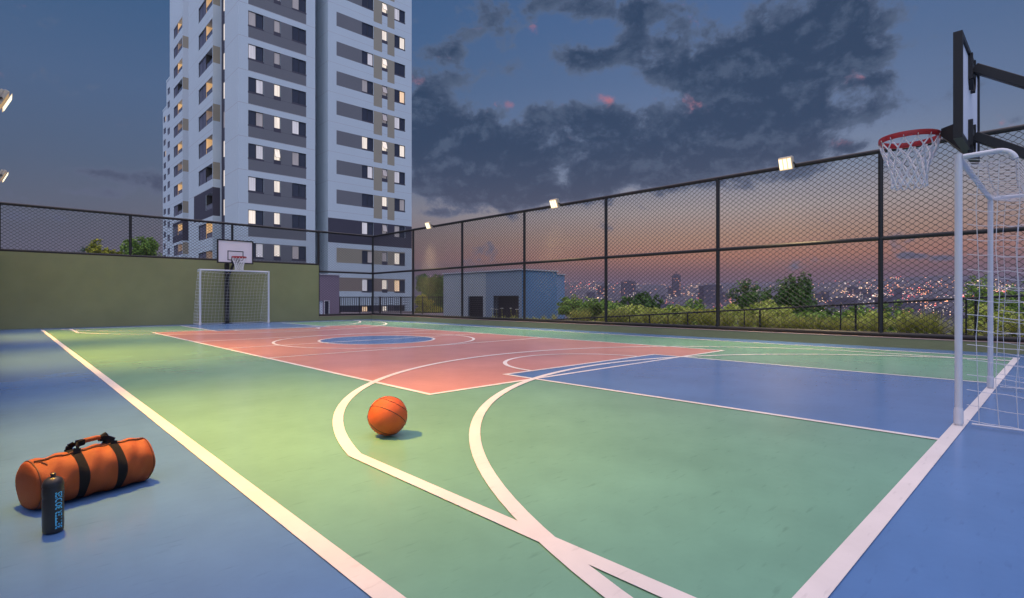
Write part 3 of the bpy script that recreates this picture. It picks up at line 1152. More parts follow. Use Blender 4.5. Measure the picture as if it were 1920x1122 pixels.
# core behind the two front blocks
b.box(16.5, 23.53, 56.2, 70.7, -1.6, ZTOP - .02, 5)
# block C with the corner balconies
holesL, paintsL = [], []
balc = []
floorsC = [9.05 + 3 * k_ for k_ in range(-1, 10)]
for zt in floorsC:
    paintsL.append((60.9, 70.8, zt + .52, zt + .56, 1))
    if abs(zt - 12.05) < .1:
        paintsL.append((60.9, 68.4, 9.6, 12.55, 5))
    holesL.append((61.06, 63.5, zt - 1.65, zt, 1.6))
    if abs(zt - 12.05) > .1:
        holesL.append((63.5, 66.5, zt - 1.65, zt, .16))
facade(b, (15.67, 0, 0), (0, 1, 0), -1.6, ZTOP, 60.9, 70.8, holesL, paintsL, inward=(1, 0, 0))
paintsF = []
for i, zt in enumerate(floorsC):
    k_ = round((27.05 - zt) / 6, 3)
    if abs(k_ - round(k_)) < .01 and zt > 13:
        paintsF.append((15.67, 16.35, zt - 1.65, zt + .1, 3))
    if abs(zt - 12.05) < .1:
        paintsF.append((15.67, 16.35, 9.6, 12.55, 5))
facade(b, (0, 60.9, 0), (1, 0, 0), -1.6, ZTOP, 15.67, 16.49, (), paintsF)
b.quad((15.67, 70.8, -1.6), (16.49, 70.8, -1.6), (16.49, 70.8, ZTOP), (15.67, 70.8, ZTOP))
b.quad((15.67, 60.9, ZTOP), (16.49, 60.9, ZTOP), (16.49, 70.8, ZTOP), (15.67, 70.8, ZTOP))
b.build('wall', TW, tower)
for (u0, u1, z0, z1, s_, nm, lv) in winA + winB:
    tl = nm == 'bathroom_window' and rs.random() < .45
    window(tower, (0, YF, 0), (1, 0, 0), (0, 1, 0), u0, u1, z0, z1, s_, nm, lv, tilt=tl)
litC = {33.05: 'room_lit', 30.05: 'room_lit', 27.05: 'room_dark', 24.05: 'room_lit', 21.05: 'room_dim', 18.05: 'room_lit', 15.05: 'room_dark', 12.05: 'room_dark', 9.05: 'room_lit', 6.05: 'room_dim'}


def balcony(parent, X, y0, y1, y2, z0, z1, lit, shut=True):
    """open balcony bay y0..y1 in a -X facing wall, shutters y1..y2"""
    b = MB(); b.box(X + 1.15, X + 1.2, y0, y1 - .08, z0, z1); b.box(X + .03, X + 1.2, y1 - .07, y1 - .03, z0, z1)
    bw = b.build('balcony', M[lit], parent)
    b = MB(); b.box(X + .05, X + .08, y0, y1 - .02, z0, z0 + .5)
    b.build('balustrade', M['glass_rail'], bw)
    b = MB(); b.bar((X + .06, y0, z0 + .53), (X + .06, y1, z0 + .53), .05, .05)
    b.build('balcony_rail', M['frame'], bw)
    if shut:
        window(parent, (X, 0, 0), (0, 1, 0), (1, 0, 0), y1 + .01, y2, z0, z1, ['pane_shutter', 'pane_shutter'], 'balcony_window', 2)


for zt in floorsC:
    balcony(tower, 15.67, 61.06, 63.5, 66.5, zt - 1.65, zt, litC.get(round(zt, 2), 'room_dim'), abs(zt - 12.05) > .1)
# lit stair windows in the dark slot beside the balconies
for k_ in range(8):
    zt = 9.6 + 3 * k_
    b = MB(); b.box(16.44, 16.495, 58.5, 60.0, zt, zt + 1.6)
    b.build('stair_window', M[rs.choice(['pane_lit', 'pane_dim', 'pane_lit', 'pane_dark'])], tower)
# roof parapet
b = MB()
b.box(15.15, 22.3, 51.14, 51.3, ZTOP + .005, ZTOP + .5)
b.box(23.49, 33.43, 51.14, 51.3, ZTOP + .005, ZTOP + .5)
b.build('parapet', M['t_white'], tower)

# ---- second tower
t2 = thing('apartment_tower', 'second white apartment tower with corner balconies, seen past the nearest one', 'apartment tower', (25, 95, -1.6))
b = MB()
holesL, paintsL, paintsF = [], [], []
fl2 = [12.1 + 3 * k_ for k_ in range(-2, 11)]
for zt in fl2:
    paintsL.append((88.8, 97.0, zt + .5, zt + .55, 1))
    if abs(zt - 12.1) < .1:
        paintsL.append((88.8, 95.0, 9.5, 12.5, 5)); paintsF.append((18.9, 22, 9.5, 12.5, 5))
    holesL.append((89.0, 91.8, zt - 1.6, zt, 1.6)); holesL.append((91.8, 94.4, zt - 1.6, zt, .16))
    q = (zt - 15.1) / 6
    if abs(q - round(q)) < .01:
        paintsF.append((18.9, 22, zt - 1.55, zt + .15, 3))
facade(b, (18.9, 0, 0), (0, 1, 0), -1.6, ZTOP, 88.8, 97.0, holesL, paintsL, inward=(1, 0, 0))
facade(b, (0, 88.8, 0), (1, 0, 0), -1.6, ZTOP, 18.9, 30, (), paintsF)
b.box(20.6, 30, 88.9, 97, -1.6, ZTOP - .05, 0)
b.quad((18.9, 88.8, ZTOP), (30, 88.8, ZTOP), (30, 97, ZTOP), (18.9, 97, ZTOP))
b.quad((18.9, 97, -1.6), (30, 97, -1.6), (30, 97, ZTOP), (18.9, 97, ZTOP))
b.build('wall', TW, t2)
for i, zt in enumerate(fl2):
    q = (zt - 15.1) / 6
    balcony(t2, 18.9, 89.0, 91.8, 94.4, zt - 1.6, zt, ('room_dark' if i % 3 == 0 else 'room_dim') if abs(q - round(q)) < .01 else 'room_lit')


def far_tower(label, X, y0, y1, w0, w1):
    t = thing('apartment_tower', label, 'apartment tower', (X + 5, (y0 + y1) / 2, -1.6))
    b = MB()
    zts = [48.4 - 3 * k_ for k_ in range(14)]
    holes = [(w0, w1, zt - 1.45, zt) for zt in zts]
    paints = [(y0, y1, zt + .6, zt + .65, 1) for zt in zts]
    facade(b, (X, 0, 0), (0, 1, 0), -1.6, 50.2, y0, y1, holes, paints, inward=(1, 0, 0))
    b.box(X + .3, X + 9, y0 + .01, y1 - .01, -1.6, 50.1, 0)
    b.quad((X, y0, -1.6), (X + 9, y0, -1.6), (X + 9, y0, 50.2), (X, y0, 50.2))
    b.quad((X, y1, -1.6), (X + 9, y1, -1.6), (X + 9, y1, 50.2), (X, y1, 50.2))
    b.quad((X, y0, 50.2), (X + 9, y0, 50.2), (X + 9, y1, 50.2), (X, y1, 50.2))
    b.build('wall', TW, t)
    b = MB(); b.box(X - .06, X + 9.06, y0 - .06, y1 + .06, 50.21, 50.6)
    b.build('parapet', M['t_white'], t)
    r_ = random.Random(int(X))
    for zt in zts:
        st = [r_.choice([DK, 'pane_dim', 'pane_amber', DK]), 'pane_shutter', 'pane_shutter']
        window(t, (X, 0, 0), (0, 1, 0), (1, 0, 0), w0, w1, zt - 1.45, zt, st, 'window', 3)


far_tower('narrow white apartment tower standing third in the row of towers', 27.0, 135.0, 141.9, 137.0, 140.9)
far_tower('leftmost white apartment tower at the far end of the row', 30.5, 158.0, 164.5, 161.0, 163.8)

# ---- small purple-grey block beside the wall end
pb = thing('service_block', 'small flat mauve grey service building beside the end of the green wall', 'building', (14.5, 36, -.02))
b = MB()
facade(b, (0, 34, 0), (1, 0, 0), -.02, 2.58, 11.8, 16.43, [(14.1, 15.31, 0, .88, .1), (15.40, 15.70, 0, .88, .1)], inward=(0, 1, 0))
b.quad((16.43, 34, -.02), (16.43, 38, -.02), (16.43, 38, 2.58), (16.43, 34, 2.58))
b.quad((11.8, 34, -.02), (11.8, 38, -.02), (11.8, 38, 2.58), (11.8, 34, 2.58))
b.quad((11.8, 38, -.02), (16.43, 38, -.02), (16.43, 38, 2.58), (11.8, 38, 2.58))
b.quad((11.8, 34, 2.58), (16.43, 34, 2.58), (16.43, 38, 2.58), (11.8, 38, 2.58))
b.build('wall', M['purple_wall'], pb)
b = MB(); b.box(11.76, 16.47, 33.96, 38.04, 2.585, 2.65)
b.build('coping', M['coping'], pb)
b = MB(); b.box(14.1, 15.31, 34.06, 34.1, 0, .88); b.box(14.7, 14.715, 34.05, 34.059, 0, .88)
d_ = b.build('door', mat('door_white', (.62, .68, .8), .5), pb)
b = MB(); b.box(15.42, 15.68, 34.06, 34.1, .02, .86)
w_ = b.build('window', M['pane_dark'], pb)
b = MB()
for x in (15.36, 15.69):
    b.box(x, x + .045, 33.97, 34.06, 0, .90)
b.box(15.405, 15.69, 33.97, 34.06, .86, .90)
b.build('frame', M['white_paint'], w_)

# ---- blue utility building
ub = thing('utility_building', 'low flat-roofed blue utility building beyond the right fence', 'building', (19.5, 20, -.6))
b = MB()
ZU = 2.36
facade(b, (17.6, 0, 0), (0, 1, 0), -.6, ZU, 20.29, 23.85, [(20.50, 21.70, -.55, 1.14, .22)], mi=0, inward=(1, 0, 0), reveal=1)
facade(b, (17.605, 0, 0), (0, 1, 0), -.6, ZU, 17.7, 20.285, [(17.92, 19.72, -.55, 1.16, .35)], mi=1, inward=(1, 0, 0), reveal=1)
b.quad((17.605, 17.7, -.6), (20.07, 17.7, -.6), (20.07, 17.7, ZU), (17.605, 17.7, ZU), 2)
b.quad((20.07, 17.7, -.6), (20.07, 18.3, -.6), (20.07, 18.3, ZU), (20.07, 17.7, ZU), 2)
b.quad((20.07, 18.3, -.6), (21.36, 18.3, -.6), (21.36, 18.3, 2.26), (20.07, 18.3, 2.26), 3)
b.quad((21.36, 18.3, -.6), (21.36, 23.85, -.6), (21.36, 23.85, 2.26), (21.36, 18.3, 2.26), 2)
b.quad((17.6, 23.85, -.6), (21.36, 23.85, -.6), (21.36, 23.85, ZU), (17.6, 23.85, ZU), 0)
b.quad((17.6, 17.7, ZU), (20.07, 17.7, ZU), (20.07, 23.85, ZU), (17.6, 23.85, ZU), 0)
b.quad((20.07, 18.3, 2.26), (21.36, 18.3, 2.26), (21.36, 23.85, 2.26), (20.07, 23.85, 2.26), 0)
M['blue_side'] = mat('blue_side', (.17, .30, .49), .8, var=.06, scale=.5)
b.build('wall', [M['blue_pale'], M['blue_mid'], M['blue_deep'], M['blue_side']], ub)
b = MB()
b.box(17.54, 20.12, 17.64, 23.9, ZU + .003, ZU + .06)
b.box(20.125, 21.42, 18.24, 23.9, 2.263, 2.31)
b.build('coping', M['coping'], ub)
b = MB()
for i in range(15):
    z = -.5 + i * .108
    b.bar((17.66, 20.52, z + .03), (17.66, 21.68, z + .03), .10, .012, up=(-.55, 0, .83))
b.box(17.74, 17.76, 20.5, 21.7, -.55, 1.14)
b.build('louvre_door', M['frame'], ub)
b = MB()
for i in range(17):
    y = 17.97 + i * .106
    b.box(17.63, 17.65, y, y + .022, -.55, 1.14)
b.box(17.625, 17.655, 17.92, 19.72, 1.10, 1.16)
b.box(17.625, 17.655, 17.92, 19.72, .25, .29)
b.box(17.93, 17.95, 17.92, 19.72, -.55, 1.16)
b.build('grate_gate', M['frame'], ub)

# ---- metal railing in front of the tower base
ra = thing('metal_railing', 'black vertical bar railing between the mauve block and the blue building', 'railing', (19, 32, 0))
RA, RBv = Vector((17.25, 35.6, 0)), Vector((21.05, 28.4, 0))
dv = (RBv - RA)
b = MB()
b.bar(RA + Vector((0, 0, 1.13)), RBv + Vector((0, 0, 1.13)), .05, .05)
b.build('top_rail', M['black_metal'], ra)
b = MB()
b.bar(RA + Vector((0, 0, .10)), RBv + Vector((0, 0, .10)), .04, .04)
b.build('bottom_rail', M['black_metal'], ra)
b = MB()
nbal = 54
for i in range(1, nbal):
    p = RA + dv * (i / nbal)
    b.box(p.x - .017, p.x + .017, p.y - .017, p.y + .017, .12, 1.105)
b.build('balusters', M['black_metal'], ra)
for i in range(6):
    p = RA + dv * (i / 5)
    b = MB(); b.box(p.x - .03, p.x + .03, p.y - .03, p.y + .03, -.02, 1.17)
    b.build('post', M['black_metal'], ra)


# ------------------------------------------------------------------ plants
def leaves_np(centres, normals, size, ar=.45, seed=0, droop=.0):
    """one bent leaf (two quads) per centre"""
    g = np.random.default_rng(seed)
    n = len(centres)
    nn_ = normals * .9 + g.normal(size=(n, 3)) * .42 + np.array([[0, 0, .45]])
    nn_ /= np.linalg.norm(nn_, axis=1)[:, None]
    a = g.normal(size=(n, 3)); a[:, 2] -= .5
    d = a - nn_ * np.sum(a * nn_, axis=1)[:, None]
    d /= np.linalg.norm(d, axis=1)[:, None]
    s = np.cross(d, nn_)
    L = size * g.uniform(.6, 1.3, n)[:, None]
    w = L * ar * .5
    c = centres
    V = np.stack([c - d * L * .5, c + s * w + nn_ * L * .08, c + d * L * .5 - nn_ * L * .10, c - s * w + nn_ * L * .08], 1).reshape(-1, 3)
    F = np.arange(n * 4).reshape(-1, 4)
    return V, F


def crown_points(blobs, n, seed):
    g = np.random.default_rng(seed)
    vol = np.array([bl[3] * bl[4] * bl[5] for bl in blobs]) ** .67
    idx = g.choice(len(blobs), n, p=vol / vol.sum())
    B = np.array(blobs)[idx]
    d = g.normal(size=(n, 3)); d /= np.linalg.norm(d, axis=1)[:, None]
    # clustered sprays: snap directions towards random tufts so that the outline is uneven
    tu = g.normal(size=(26, 3)); tu /= np.linalg.norm(tu, axis=1)[:, None]
    k_ = np.argmax(d @ tu.T, axis=1)
    d2 = d * .62 + tu[k_] * .5
    d2 /= np.linalg.norm(d2, axis=1)[:, None]
    r = g.uniform(.35, 1., n) ** .55 * (.82 + .22 * np.sin(k_ * 2.4 + idx * 1.7))
    P = B[:, :3] + d2 * B[:, 3:6] * r[:, None]
    return P, d2


def plant(name, label, cat, x, y, zg, blobs, n, size, m, group=None, trunk=True, ar=.45, seed=1, tr=.08):
    """blobs relative to (x, y, zg)"""
    root = thing(name, label, cat, (x, y, zg), group)
    P, d = crown_points(blobs, n, seed)
    V, F = leaves_np(P, d, size, ar, seed)
    b = MB(); b.np_add(V, F)
    b.build('crown', M[m], root, local=True)
    if trunk:
        b = MB()
        top = max(bl[2] for bl in blobs)
        cx = sum(bl[0] for bl in blobs) / len(blobs); cy_ = sum(bl[1] for bl in blobs) / len(blobs)
        zf = min(bl[2] for bl in blobs) * .7
        b.tube([(0, 0, -.25), (cx * .2, cy_ * .2, zf * .5), (cx * .5, cy_ * .5, zf), (cx * .8, cy_ * .8, top)], [tr, tr * .8, tr * .6, tr * .25], 8)
        for i, bl in enumerate(blobs):
            b.tube([(cx * .4, cy_ * .4, zf * .8), ((bl[0] + cx * .4) / 2, (bl[1] + cy_ * .4) / 2, (bl[2] + zf * .8) / 2 + .05), (bl[0], bl[1], bl[2] + bl[5] * .3)], [tr * .5, tr * .35, tr * .12], 6)
        b.build('trunk', M['bark'], root, smooth=True, local=True)
    return root


def blobs_for(seed, w, h, z0, k_=7):
    """a handful of overlapping lobes filling a crown w wide and h high from z0"""
    r_ = random.Random(seed)
    out = [(0, 0, z0 + h * .5, w * .36, w * .36, h * .42)]
    for i in range(k_):
        a = r_.uniform(0, 2 * PI); q = r_.uniform(.2, .34) * w
        zc = z0 + h * r_.uniform(.28, .78)
        s_ = r_.uniform(.16, .26)
        out.append((q * math.cos(a), q * math.sin(a), zc, w * s_, w * s_, h * s_ * 1.15))
    return out


def bush(label, px, wpx, ytop, d, m, n=1500, size=None, name='shrub', cat='shrub', group='shrubs on the bank outside the right fence', zg=None, seed=1, k_=7, trunk=True, ar=.45, low=1.15):
    x, y = at(px, d)
    zt = zat(ytop, d)
    w = wpx / 997.8 * d * 1.12
    if zg is None:
        zg = .1 if x < 15.6 else .06 - (x - 15.6) * .109
        if px < 1000:
            zg = -.4
    h = zt - zg
    z0 = max(.0, h - w * low)
    plant(name, label, cat, x, y, zg, blobs_for(seed, w, h - z0, z0, k_), int(n * 2.0), size or d * .0065, m, group, trunk, ar, seed, tr=max(.03, w * .03))


T_ = 'trees standing beyond the fences'
bush('rounded mid green bush right against the blue building wall', 1092, 92, 548, 25, 'leaf_mid', 2600, seed=2)
bush('lower mid green bush just right of the one touching the blue building', 1160, 80, 560, 24, 'leaf_mid', 1800, seed=3)
bush('dome-shaped dark green tree rising above the bushes, left of centre of the city view', 1200, 78, 540, 36, 'leaf_dark', 2600, name='broadleaf_tree', cat='tree', group=T_, seed=4)
bush('pale yellow-green shrub in front of the dome-shaped dark tree', 1183, 62, 568, 19, 'leaf_light', 1500, seed=5)
bush('pale shrub with whitish tips, right of the dome-shaped dark tree', 1226, 62, 573, 18, 'leaf_light', 1400, seed=6)
bush('mid green bush just left of the fourth fence post', 1300, 62, 552, 27, 'leaf_mid', 1700, seed=7)
bush('low mid green bush in the dip between the dome tree and the fence post', 1258, 50, 567, 26, 'leaf_mid', 1200, seed=8)
bush('small pale bush hiding behind the fence post in the middle', 1368, 56, 561, 23, 'leaf_light', 1200, seed=9)
bush('bright pale green bush below the big dark tree', 1437, 72, 556, 19, 'leaf_light', 1900, seed=10)
bush('low pale bush between the fence post and the big dark tree', 1400, 40, 572, 20, 'leaf_light', 900, seed=12)
bush('big dark tree, the left of its two overlapping crowns', 1438, 124, 510, 42, 'leaf_dark', 4600, name='broadleaf_tree', cat='tree', group=T_, seed=13, k_=14, low=1.7)
bush('big dark tree, the taller right hand crown of the pair', 1500, 74, 504, 40, 'leaf_dark', 3200, name='broadleaf_tree', cat='tree', group=T_, seed=14, k_=14, low=2.2)
bush('pale bush in front of the gap between the two dark crowns', 1478, 60, 568, 21, 'leaf_light', 1400, seed=31)
bush('low pale bush just right of the fence post beside the blue building', 1150, 56, 577, 17.5, 'leaf_light', 1000, seed=32)
bush('low bright bush between the pale whitish-tipped shrub and the middle fence post', 1278, 64, 571, 19, 'leaf_light', 1400, seed=33)
bush('low yellowish bush hugging the middle fence post from the left', 1326, 50, 574, 18, 'leaf_yellow', 1100, seed=34)
bush('mid green bush under the right dark crown near the tall clump', 1515, 70, 574, 22, 'leaf_mid', 1500, seed=35)
bush('wide pale bush left of the tall fence post, above the grass strip', 1615, 90, 575, 19, 'leaf_light', 1500, seed=41)
bush('mid green bush filling the gap below the city between clump and dark tree', 1565, 70, 572, 23, 'leaf_mid', 1300, seed=42)
bush('pale low bush right of the tall fence post before the spiky clump', 1700, 76, 578, 17, 'leaf_light', 1200, seed=43)
bush('dark green bush at the foot of the tall dark tree', 1535, 66, 566, 30, 'leaf_dark', 1500, seed=15)
bush('mid green bush behind the tall fence post near the hoop', 1652, 88, 560, 21, 'leaf_mid', 2000, seed=16)
bush('low mid green bush left of the tall fence post near the hoop', 1600, 60, 573, 22, 'leaf_mid', 1200, seed=17)
bush('tall green bush behind the near goal net', 1890, 130, 510, 15, 'leaf_mid', 3400, seed=18)
bush('leafy light green bush in front of the tall one behind the goal net', 1862, 96, 556, 13, 'leaf_light', 2000, seed=19)
bush('yellow-green bush behind the bar railing beside the blue building', 800, 60, 553, 39, 'leaf_yellow', 1600, seed=21, group='shrubs behind the railing')
bush('leafy dark tree rising behind the railing, left of the blue building', 812, 66, 511, 46, 'leaf_dark', 3000, name='broadleaf_tree', cat='tree', group=T_, seed=22, k_=9)
bush('dark teal green treetop above the wall, farthest left', 100, 122, 450, 60, 'leaf_teal', 3400, name='broadleaf_tree', cat='tree', group=T_, seed=23, zg=-1., k_=10)
bush('yellow-green treetop above the wall left of the fence post', 212, 78, 449, 46, 'leaf_yellow', 2600, name='broadleaf_tree', cat='tree', group=T_, seed=24, zg=-1., k_=9)
bush('taller green treetop above the wall right of the fence post, by the towers', 266, 70, 434, 47, 'leaf_mid', 2600, name='broadleaf_tree', cat='tree', group=T_, seed=25, zg=-1., k_=9)


def tuft(label, x, y, zg, h, nb, spread, seed, name='grass_tuft', cat='grass tuft', group='grass tufts along the kerb', width=.014):
    r_ = random.Random(seed)
    b = MB()
    for i in range(nb):
        a = r_.uniform(0, 2 * PI); q = r_.uniform(0, .35) * spread
        bxx, byy = q * math.cos(a), q * math.sin(a)
        ln = h * r_.uniform(.55, 1.15); lean = r_.uniform(.1, .95) * spread
        a2 = a + r_.uniform(-.5, .5)
        dx_, dy_ = math.cos(a2), math.sin(a2)
        sx, sy = -dy_, dx_
        pts = []
        for k_ in range(4):
            t = k_ / 3
            pts.append((bxx + dx_ * lean * t ** 1.6, byy + dy_ * lean * t ** 1.6, ln * (t - .28 * t * t * (lean / max(spread, .01)))))
        base = len(b.v)
        for k_, p in enumerate(pts):
            w = width * (1 - .88 * k_ / 3)
            b.v += [(p[0] + sx * w, p[1] + sy * w, p[2]), (p[0] - sx * w, p[1] - sy * w, p[2])]
        for k_ in range(3):
            b.f.append((base + 2 * k_, base + 2 * k_ + 1, base + 2 * k_ + 3, base + 2 * k_ + 2)); b.m.append(0)
    o = b.build(name, M['blade'])
    o.location = (x, y, zg)
    return tag(o, label, cat, group)


r_ = random.Random(21)
ys = [11.4 - .43 * i for i in range(26)]
for i, y in enumerate(ys):
    tuft('yellow-green grass tuft beyond the kerb, %s along counting from the blue building' % ORD[i], 13.85 + r_.uniform(-.05, .45), y + r_.uniform(-.12, .12), .12,
         r_.uniform(.40, .66), 190, r_.uniform(.28, .42), 100 + i)
x, y = at(1745, 11.2)
tuft('large spiky grass clump left of the near goal post', x, y, .12, .66, 260, .50, 60, 'spiky_grass', 'grass clump', None, .016)
x, y = at(1560, 12.4)
tuft('medium spiky grass clump between handrail posts left of the tall fence post', x, y, .12, .5, 200, .42, 61, 'spiky_grass', 'grass clump', None, .015)
for i in range(7):
    px = 925 + i * 19
    x, y = at(px, 23.2)
    tuft('short pale grass tuft before the blue building, %s from its louvre door' % ORD[i], x, y, .0, r_.uniform(.25, .45), 50, .22, 200 + i, group='grass tufts before the blue building')
fl_word = ['leftmost white', 'second white', 'third white', 'fourth white', 'rightmost white']
for i, (px, py) in enumerate(((923, 580), (931, 581), (941, 579), (958, 579), (969, 581))):
    d = 22.8
    x, y = at(px, d)
    zt = zat(py, d)
    f = thing('wild_flower', '%s umbel flower in front of the blue building gate' % fl_word[i], 'flower', (x, y, 0), 'white flowers before the blue building')
    b = MB(); b.tube([(0, 0, -.1), (.02, .0, zt * .5), (.0, .01, zt)], .008, 5)
    b.build('stem', M['blade'], f, local=True)
    b = MB(); g_ = random.Random(i)
    for k_ in range(14):
        a, q = g_.uniform(0, 2 * PI), .075 * math.sqrt(g_.random())
        b.lathe([(.002, -.01), (.016, .0), (.012, .012)], (q * math.cos(a), q * math.sin(a), zt + .02 - q * .15), 6)
    b.build('flower_head', M['petal'], f, local=True)

# ground cover between the tufts, uncountable
b = MB()
g = np.random.default_rng(9)
n = 9000
xx = 13.62 + g.random(n) ** 1.3 * 4.5; yy = g.uniform(-2, 15, n)
zz = np.where(xx < 15.6, .14 - (xx - 13.56) * .04, .06 - (xx - 15.6) * .109) + g.uniform(0, .16, n)
Pn = np.stack([xx, yy, zz], 1)
V, F = leaves_np(Pn, np.tile(np.array([[0, 0, 1.]]), (n, 1)), .12, .3, 4)
b.np_add(V, F)
o = b.build('ground_cover', M['leaf_light'])
o['kind'] = 'stuff'; o['label'] = 'low leafy ground cover on the bank outside the fence'; o['category'] = 'ground cover'

# ------------------------------------------------------------------ valley, hills and the far city
def ridge(az):
    return 1.0 + .10 * math.sin(az * 9 + 1) + .06 * math.sin(az * 23) + .03 * math.sin(az * 57) + .42 * math.exp(-((az - .60) / .10) ** 2)


RZ = [(26, -3), (60, -5), (120, -9), (300, -14), (600, -9), (1000, 6), (1500, 28), (2000, 55), (2500, 74), (2900, 80), (3600, 40)]


def tz(r, az):
    for i in range(len(RZ) - 1):
        if r <= RZ[i + 1][0]:
            f = (r - RZ[i][0]) / (RZ[i + 1][0] - RZ[i][0])
            z = RZ[i][1] * (1 - f) + RZ[i + 1][1] * f
            break
    else:
        z = RZ[-1][1]
    if z > 0:
        z *= ridge(az)
    return z + min(r, 600) / 600 * 1.6 * math.sin(az * 41 + r * .013)


b = MB()
rows = []
rads = [26, 40, 60, 90, 120, 200, 300, 450, 600, 800, 1000, 1250, 1500, 1750, 2000, 2250, 2500, 2700, 2900, 3200, 3600]
azs = [-.6 + i * .018 for i in range(150)]
for r in rads:
    rows.append([(r * math.sin(a), r * math.cos(a), tz(r, a) if r > 90 or a > .55 else min(-2.0, tz(r, a))) for a in azs])
b.grid(rows)
struct(b.build('hills', M['terrain'], smooth=True), 'dark valley and hillside under the far city', 'hills')

LM = [emit('city_warm', (1., .60, .32), 2.6), emit('city_white', (1., .80, .62), 1.9), emit('city_orange', (1., .36, .14), 2.6), emit('city_red', (1., .12, .10), 2.2), emit('city_green', (.3, 1., .6), 2.0),
      emit('city_dimwarm', (.9, .5, .38), 1.0)]
g = random.Random(77)


def az_of(px):
    return YAW + math.atan((px - 960) / 997.8)


# towers of the city one can tell apart
specs = []
pxs = [1068, 1085, 1108, 1128, 1148, 1172, 1178, 1190, 1212, 1232, 1250, 1262, 1268, 1287, 1305, 1322, 1330, 1352, 1372, 1528, 1545, 1556, 1572, 1585, 1598, 1612, 1626, 1662, 1684, 1702, 1718, 1732, 1750, 1764, 1775, 1838]
for i, px in enumerate(pxs):
    r = g.choice([420, 520, 640, 760, 900, 1050])
    specs.append((px, r, g.uniform(9, 17), g.uniform(6, 15) * (r / 900)))
specs[6] = (1178, 1000, 24, 27)
specs[12] = (1268, 1000, 13, 38)
specs[16] = (1332, 700, 22, 24)
hw = ['slim', 'broad', 'plain', 'stepped', 'tall', 'squat']
lw = {0: 'amber', 1: 'white', 2: 'orange', 5: 'dim'}
for i, (px, r, w, h) in enumerate(specs):
    az = az_of(px)
    x, y = r * math.sin(az), r * math.cos(az)
    z = tz(r, az)
    mi = g.choice([0, 1, 2, 5, 5])
    shape = 'tall' if h > 25 else ('slim' if w < 11 else ('broad' if w > 15 else 'plain'))
    t = thing('city_building', '%s far city block with %s windows, %s along the skyline from the blue building' % (shape, lw[mi], ORD[i]), 'building', (x, y, z), 'far city blocks on the hillside')
    t.rotation_euler = (0, 0, -az + g.uniform(-.5, .5))
    b = MB(); b.box(-w / 2, w / 2, -w * .4, w * .4, -8, h)
    b.box(-w * .3, w * .3, -w * .2, w * .2, h + .01, h + h * .06)
    if shape == 'tall':
        b.box(-.5, .5, -.5, .5, h * 1.061, h * 1.2)
    b.build('wall', M['far_wall'], t, local=True)
    b = MB()
    nf = max(4, int(h / 3.6)); nc = max(3, int(w / 2.6))
    for a in range(nf):
        for c in range(nc):
            if g.random() < .26:
                u = -w / 2 + (c + .5) * w / nc; zz_ = 1.5 + a * h / nf
                sw = r * .00045
                b.box(u - sw, u + sw, -w * .4 - .25, -w * .4 - .05, zz_, zz_ + sw * 2)
    if b.f:
        lo = b.build('lit_window', LM[mi], t, local=True)
        lo['kind'] = 'stuff'

# street lamps and lit windows of the rest of the city: one uncountable mass of points of light
b = MB()
clusters = [(g.uniform(1050, 1900), g.uniform(523, 600), g.uniform(8, 34), g.choice([0, 0, 1, 2, 2, 3, 0, 1])) for _ in range(95)]
clusters += [(1620, 560, 22, 1), (1690, 545, 30, 2), (1660, 530, 36, 2), (1580, 560, 24, 1), (1270, 557, 18, 1), (1160, 545, 24, 2), (1090, 540, 22, 0), (1130, 552, 30, 2), (1310, 560, 34, 0),
             (1700, 560, 14, 3), (1245, 530, 9, 4), (1730, 528, 40, 2), (1850, 540, 40, 0), (1560, 535, 30, 0), (1215, 532, 12, 1), (1320, 525, 26, 0)]
for (cx, cyy, sg, mi) in clusters:
    for _ in range(g.randint(8, 25)):
        px = g.gauss(cx, sg); py = g.gauss(cyy, sg * .22)
        if py < 517 or py > 603 or px < 1045:
            continue
        e = (561 - py) / 997.8
        az = az_of(px)
        cs = math.cos(az - YAW)
        # march outward until the bearing meets the hillside
        r = 150.
        while r < 2850 and tz(r, az) < 1 + e * r * cs:
            r += 25
        if r >= 2850:
            continue
        s_ = r * g.uniform(.00024, .00058)
        if g.random() < .06:
            s_ *= 1.9
        x, y, z = r * math.sin(az), r * math.cos(az), tz(r, az) + s_ + 3
        m_ = mi if g.random() < .7 else g.choice([0, 1, 2, 5, 5, 3])
        b.box(x - s_, x + s_, y - s_, y + s_, z - s_ * .7, z + s_ * .7, m_)
for _ in range(40):       # a few lamps on the hill between the tower and the blue building
    px = g.uniform(776, 832); py = g.uniform(509, 514)
    az = az_of(px); r = 2100.
    z = tz(r, az)
    s_ = r * .0004
    if _ % 4 == 0:
        x, y = r * math.sin(az), r * math.cos(az)
        b.box(x - s_, x + s_, y - s_, y + s_, z + 1, z + 1 + s_ * 2, 5)
o = b.build('city_lights', LM)
o['kind'] = 'stuff'; o['label'] = 'glittering street and window lights of the far city'; o['category'] = 'city lights'

# ------------------------------------------------------------------ dusk haze over the valley
b = MB(); b.box(-3700, 3700, -200, 3900, -30, 135)
hm = bpy.data.materials.new('haze_air'); hm.use_nodes = True
hn = hm.node_tree; hn.nodes.clear()
ho = hn.nodes.new('ShaderNodeOutputMaterial'); hv = hn.nodes.new('ShaderNodeVolumePrincipled')
hv.inputs['Color'].default_value = (.58, .50, .63, 1)
hv.inputs['Density'].default_value = .00012
hn.links.new(hv.outputs[0], ho.inputs['Volume'])
o = b.build('haze', hm)
o['kind'] = 'stuff'; o['label'] = 'mauve dusk haze over the far city'; o['category'] = 'haze'

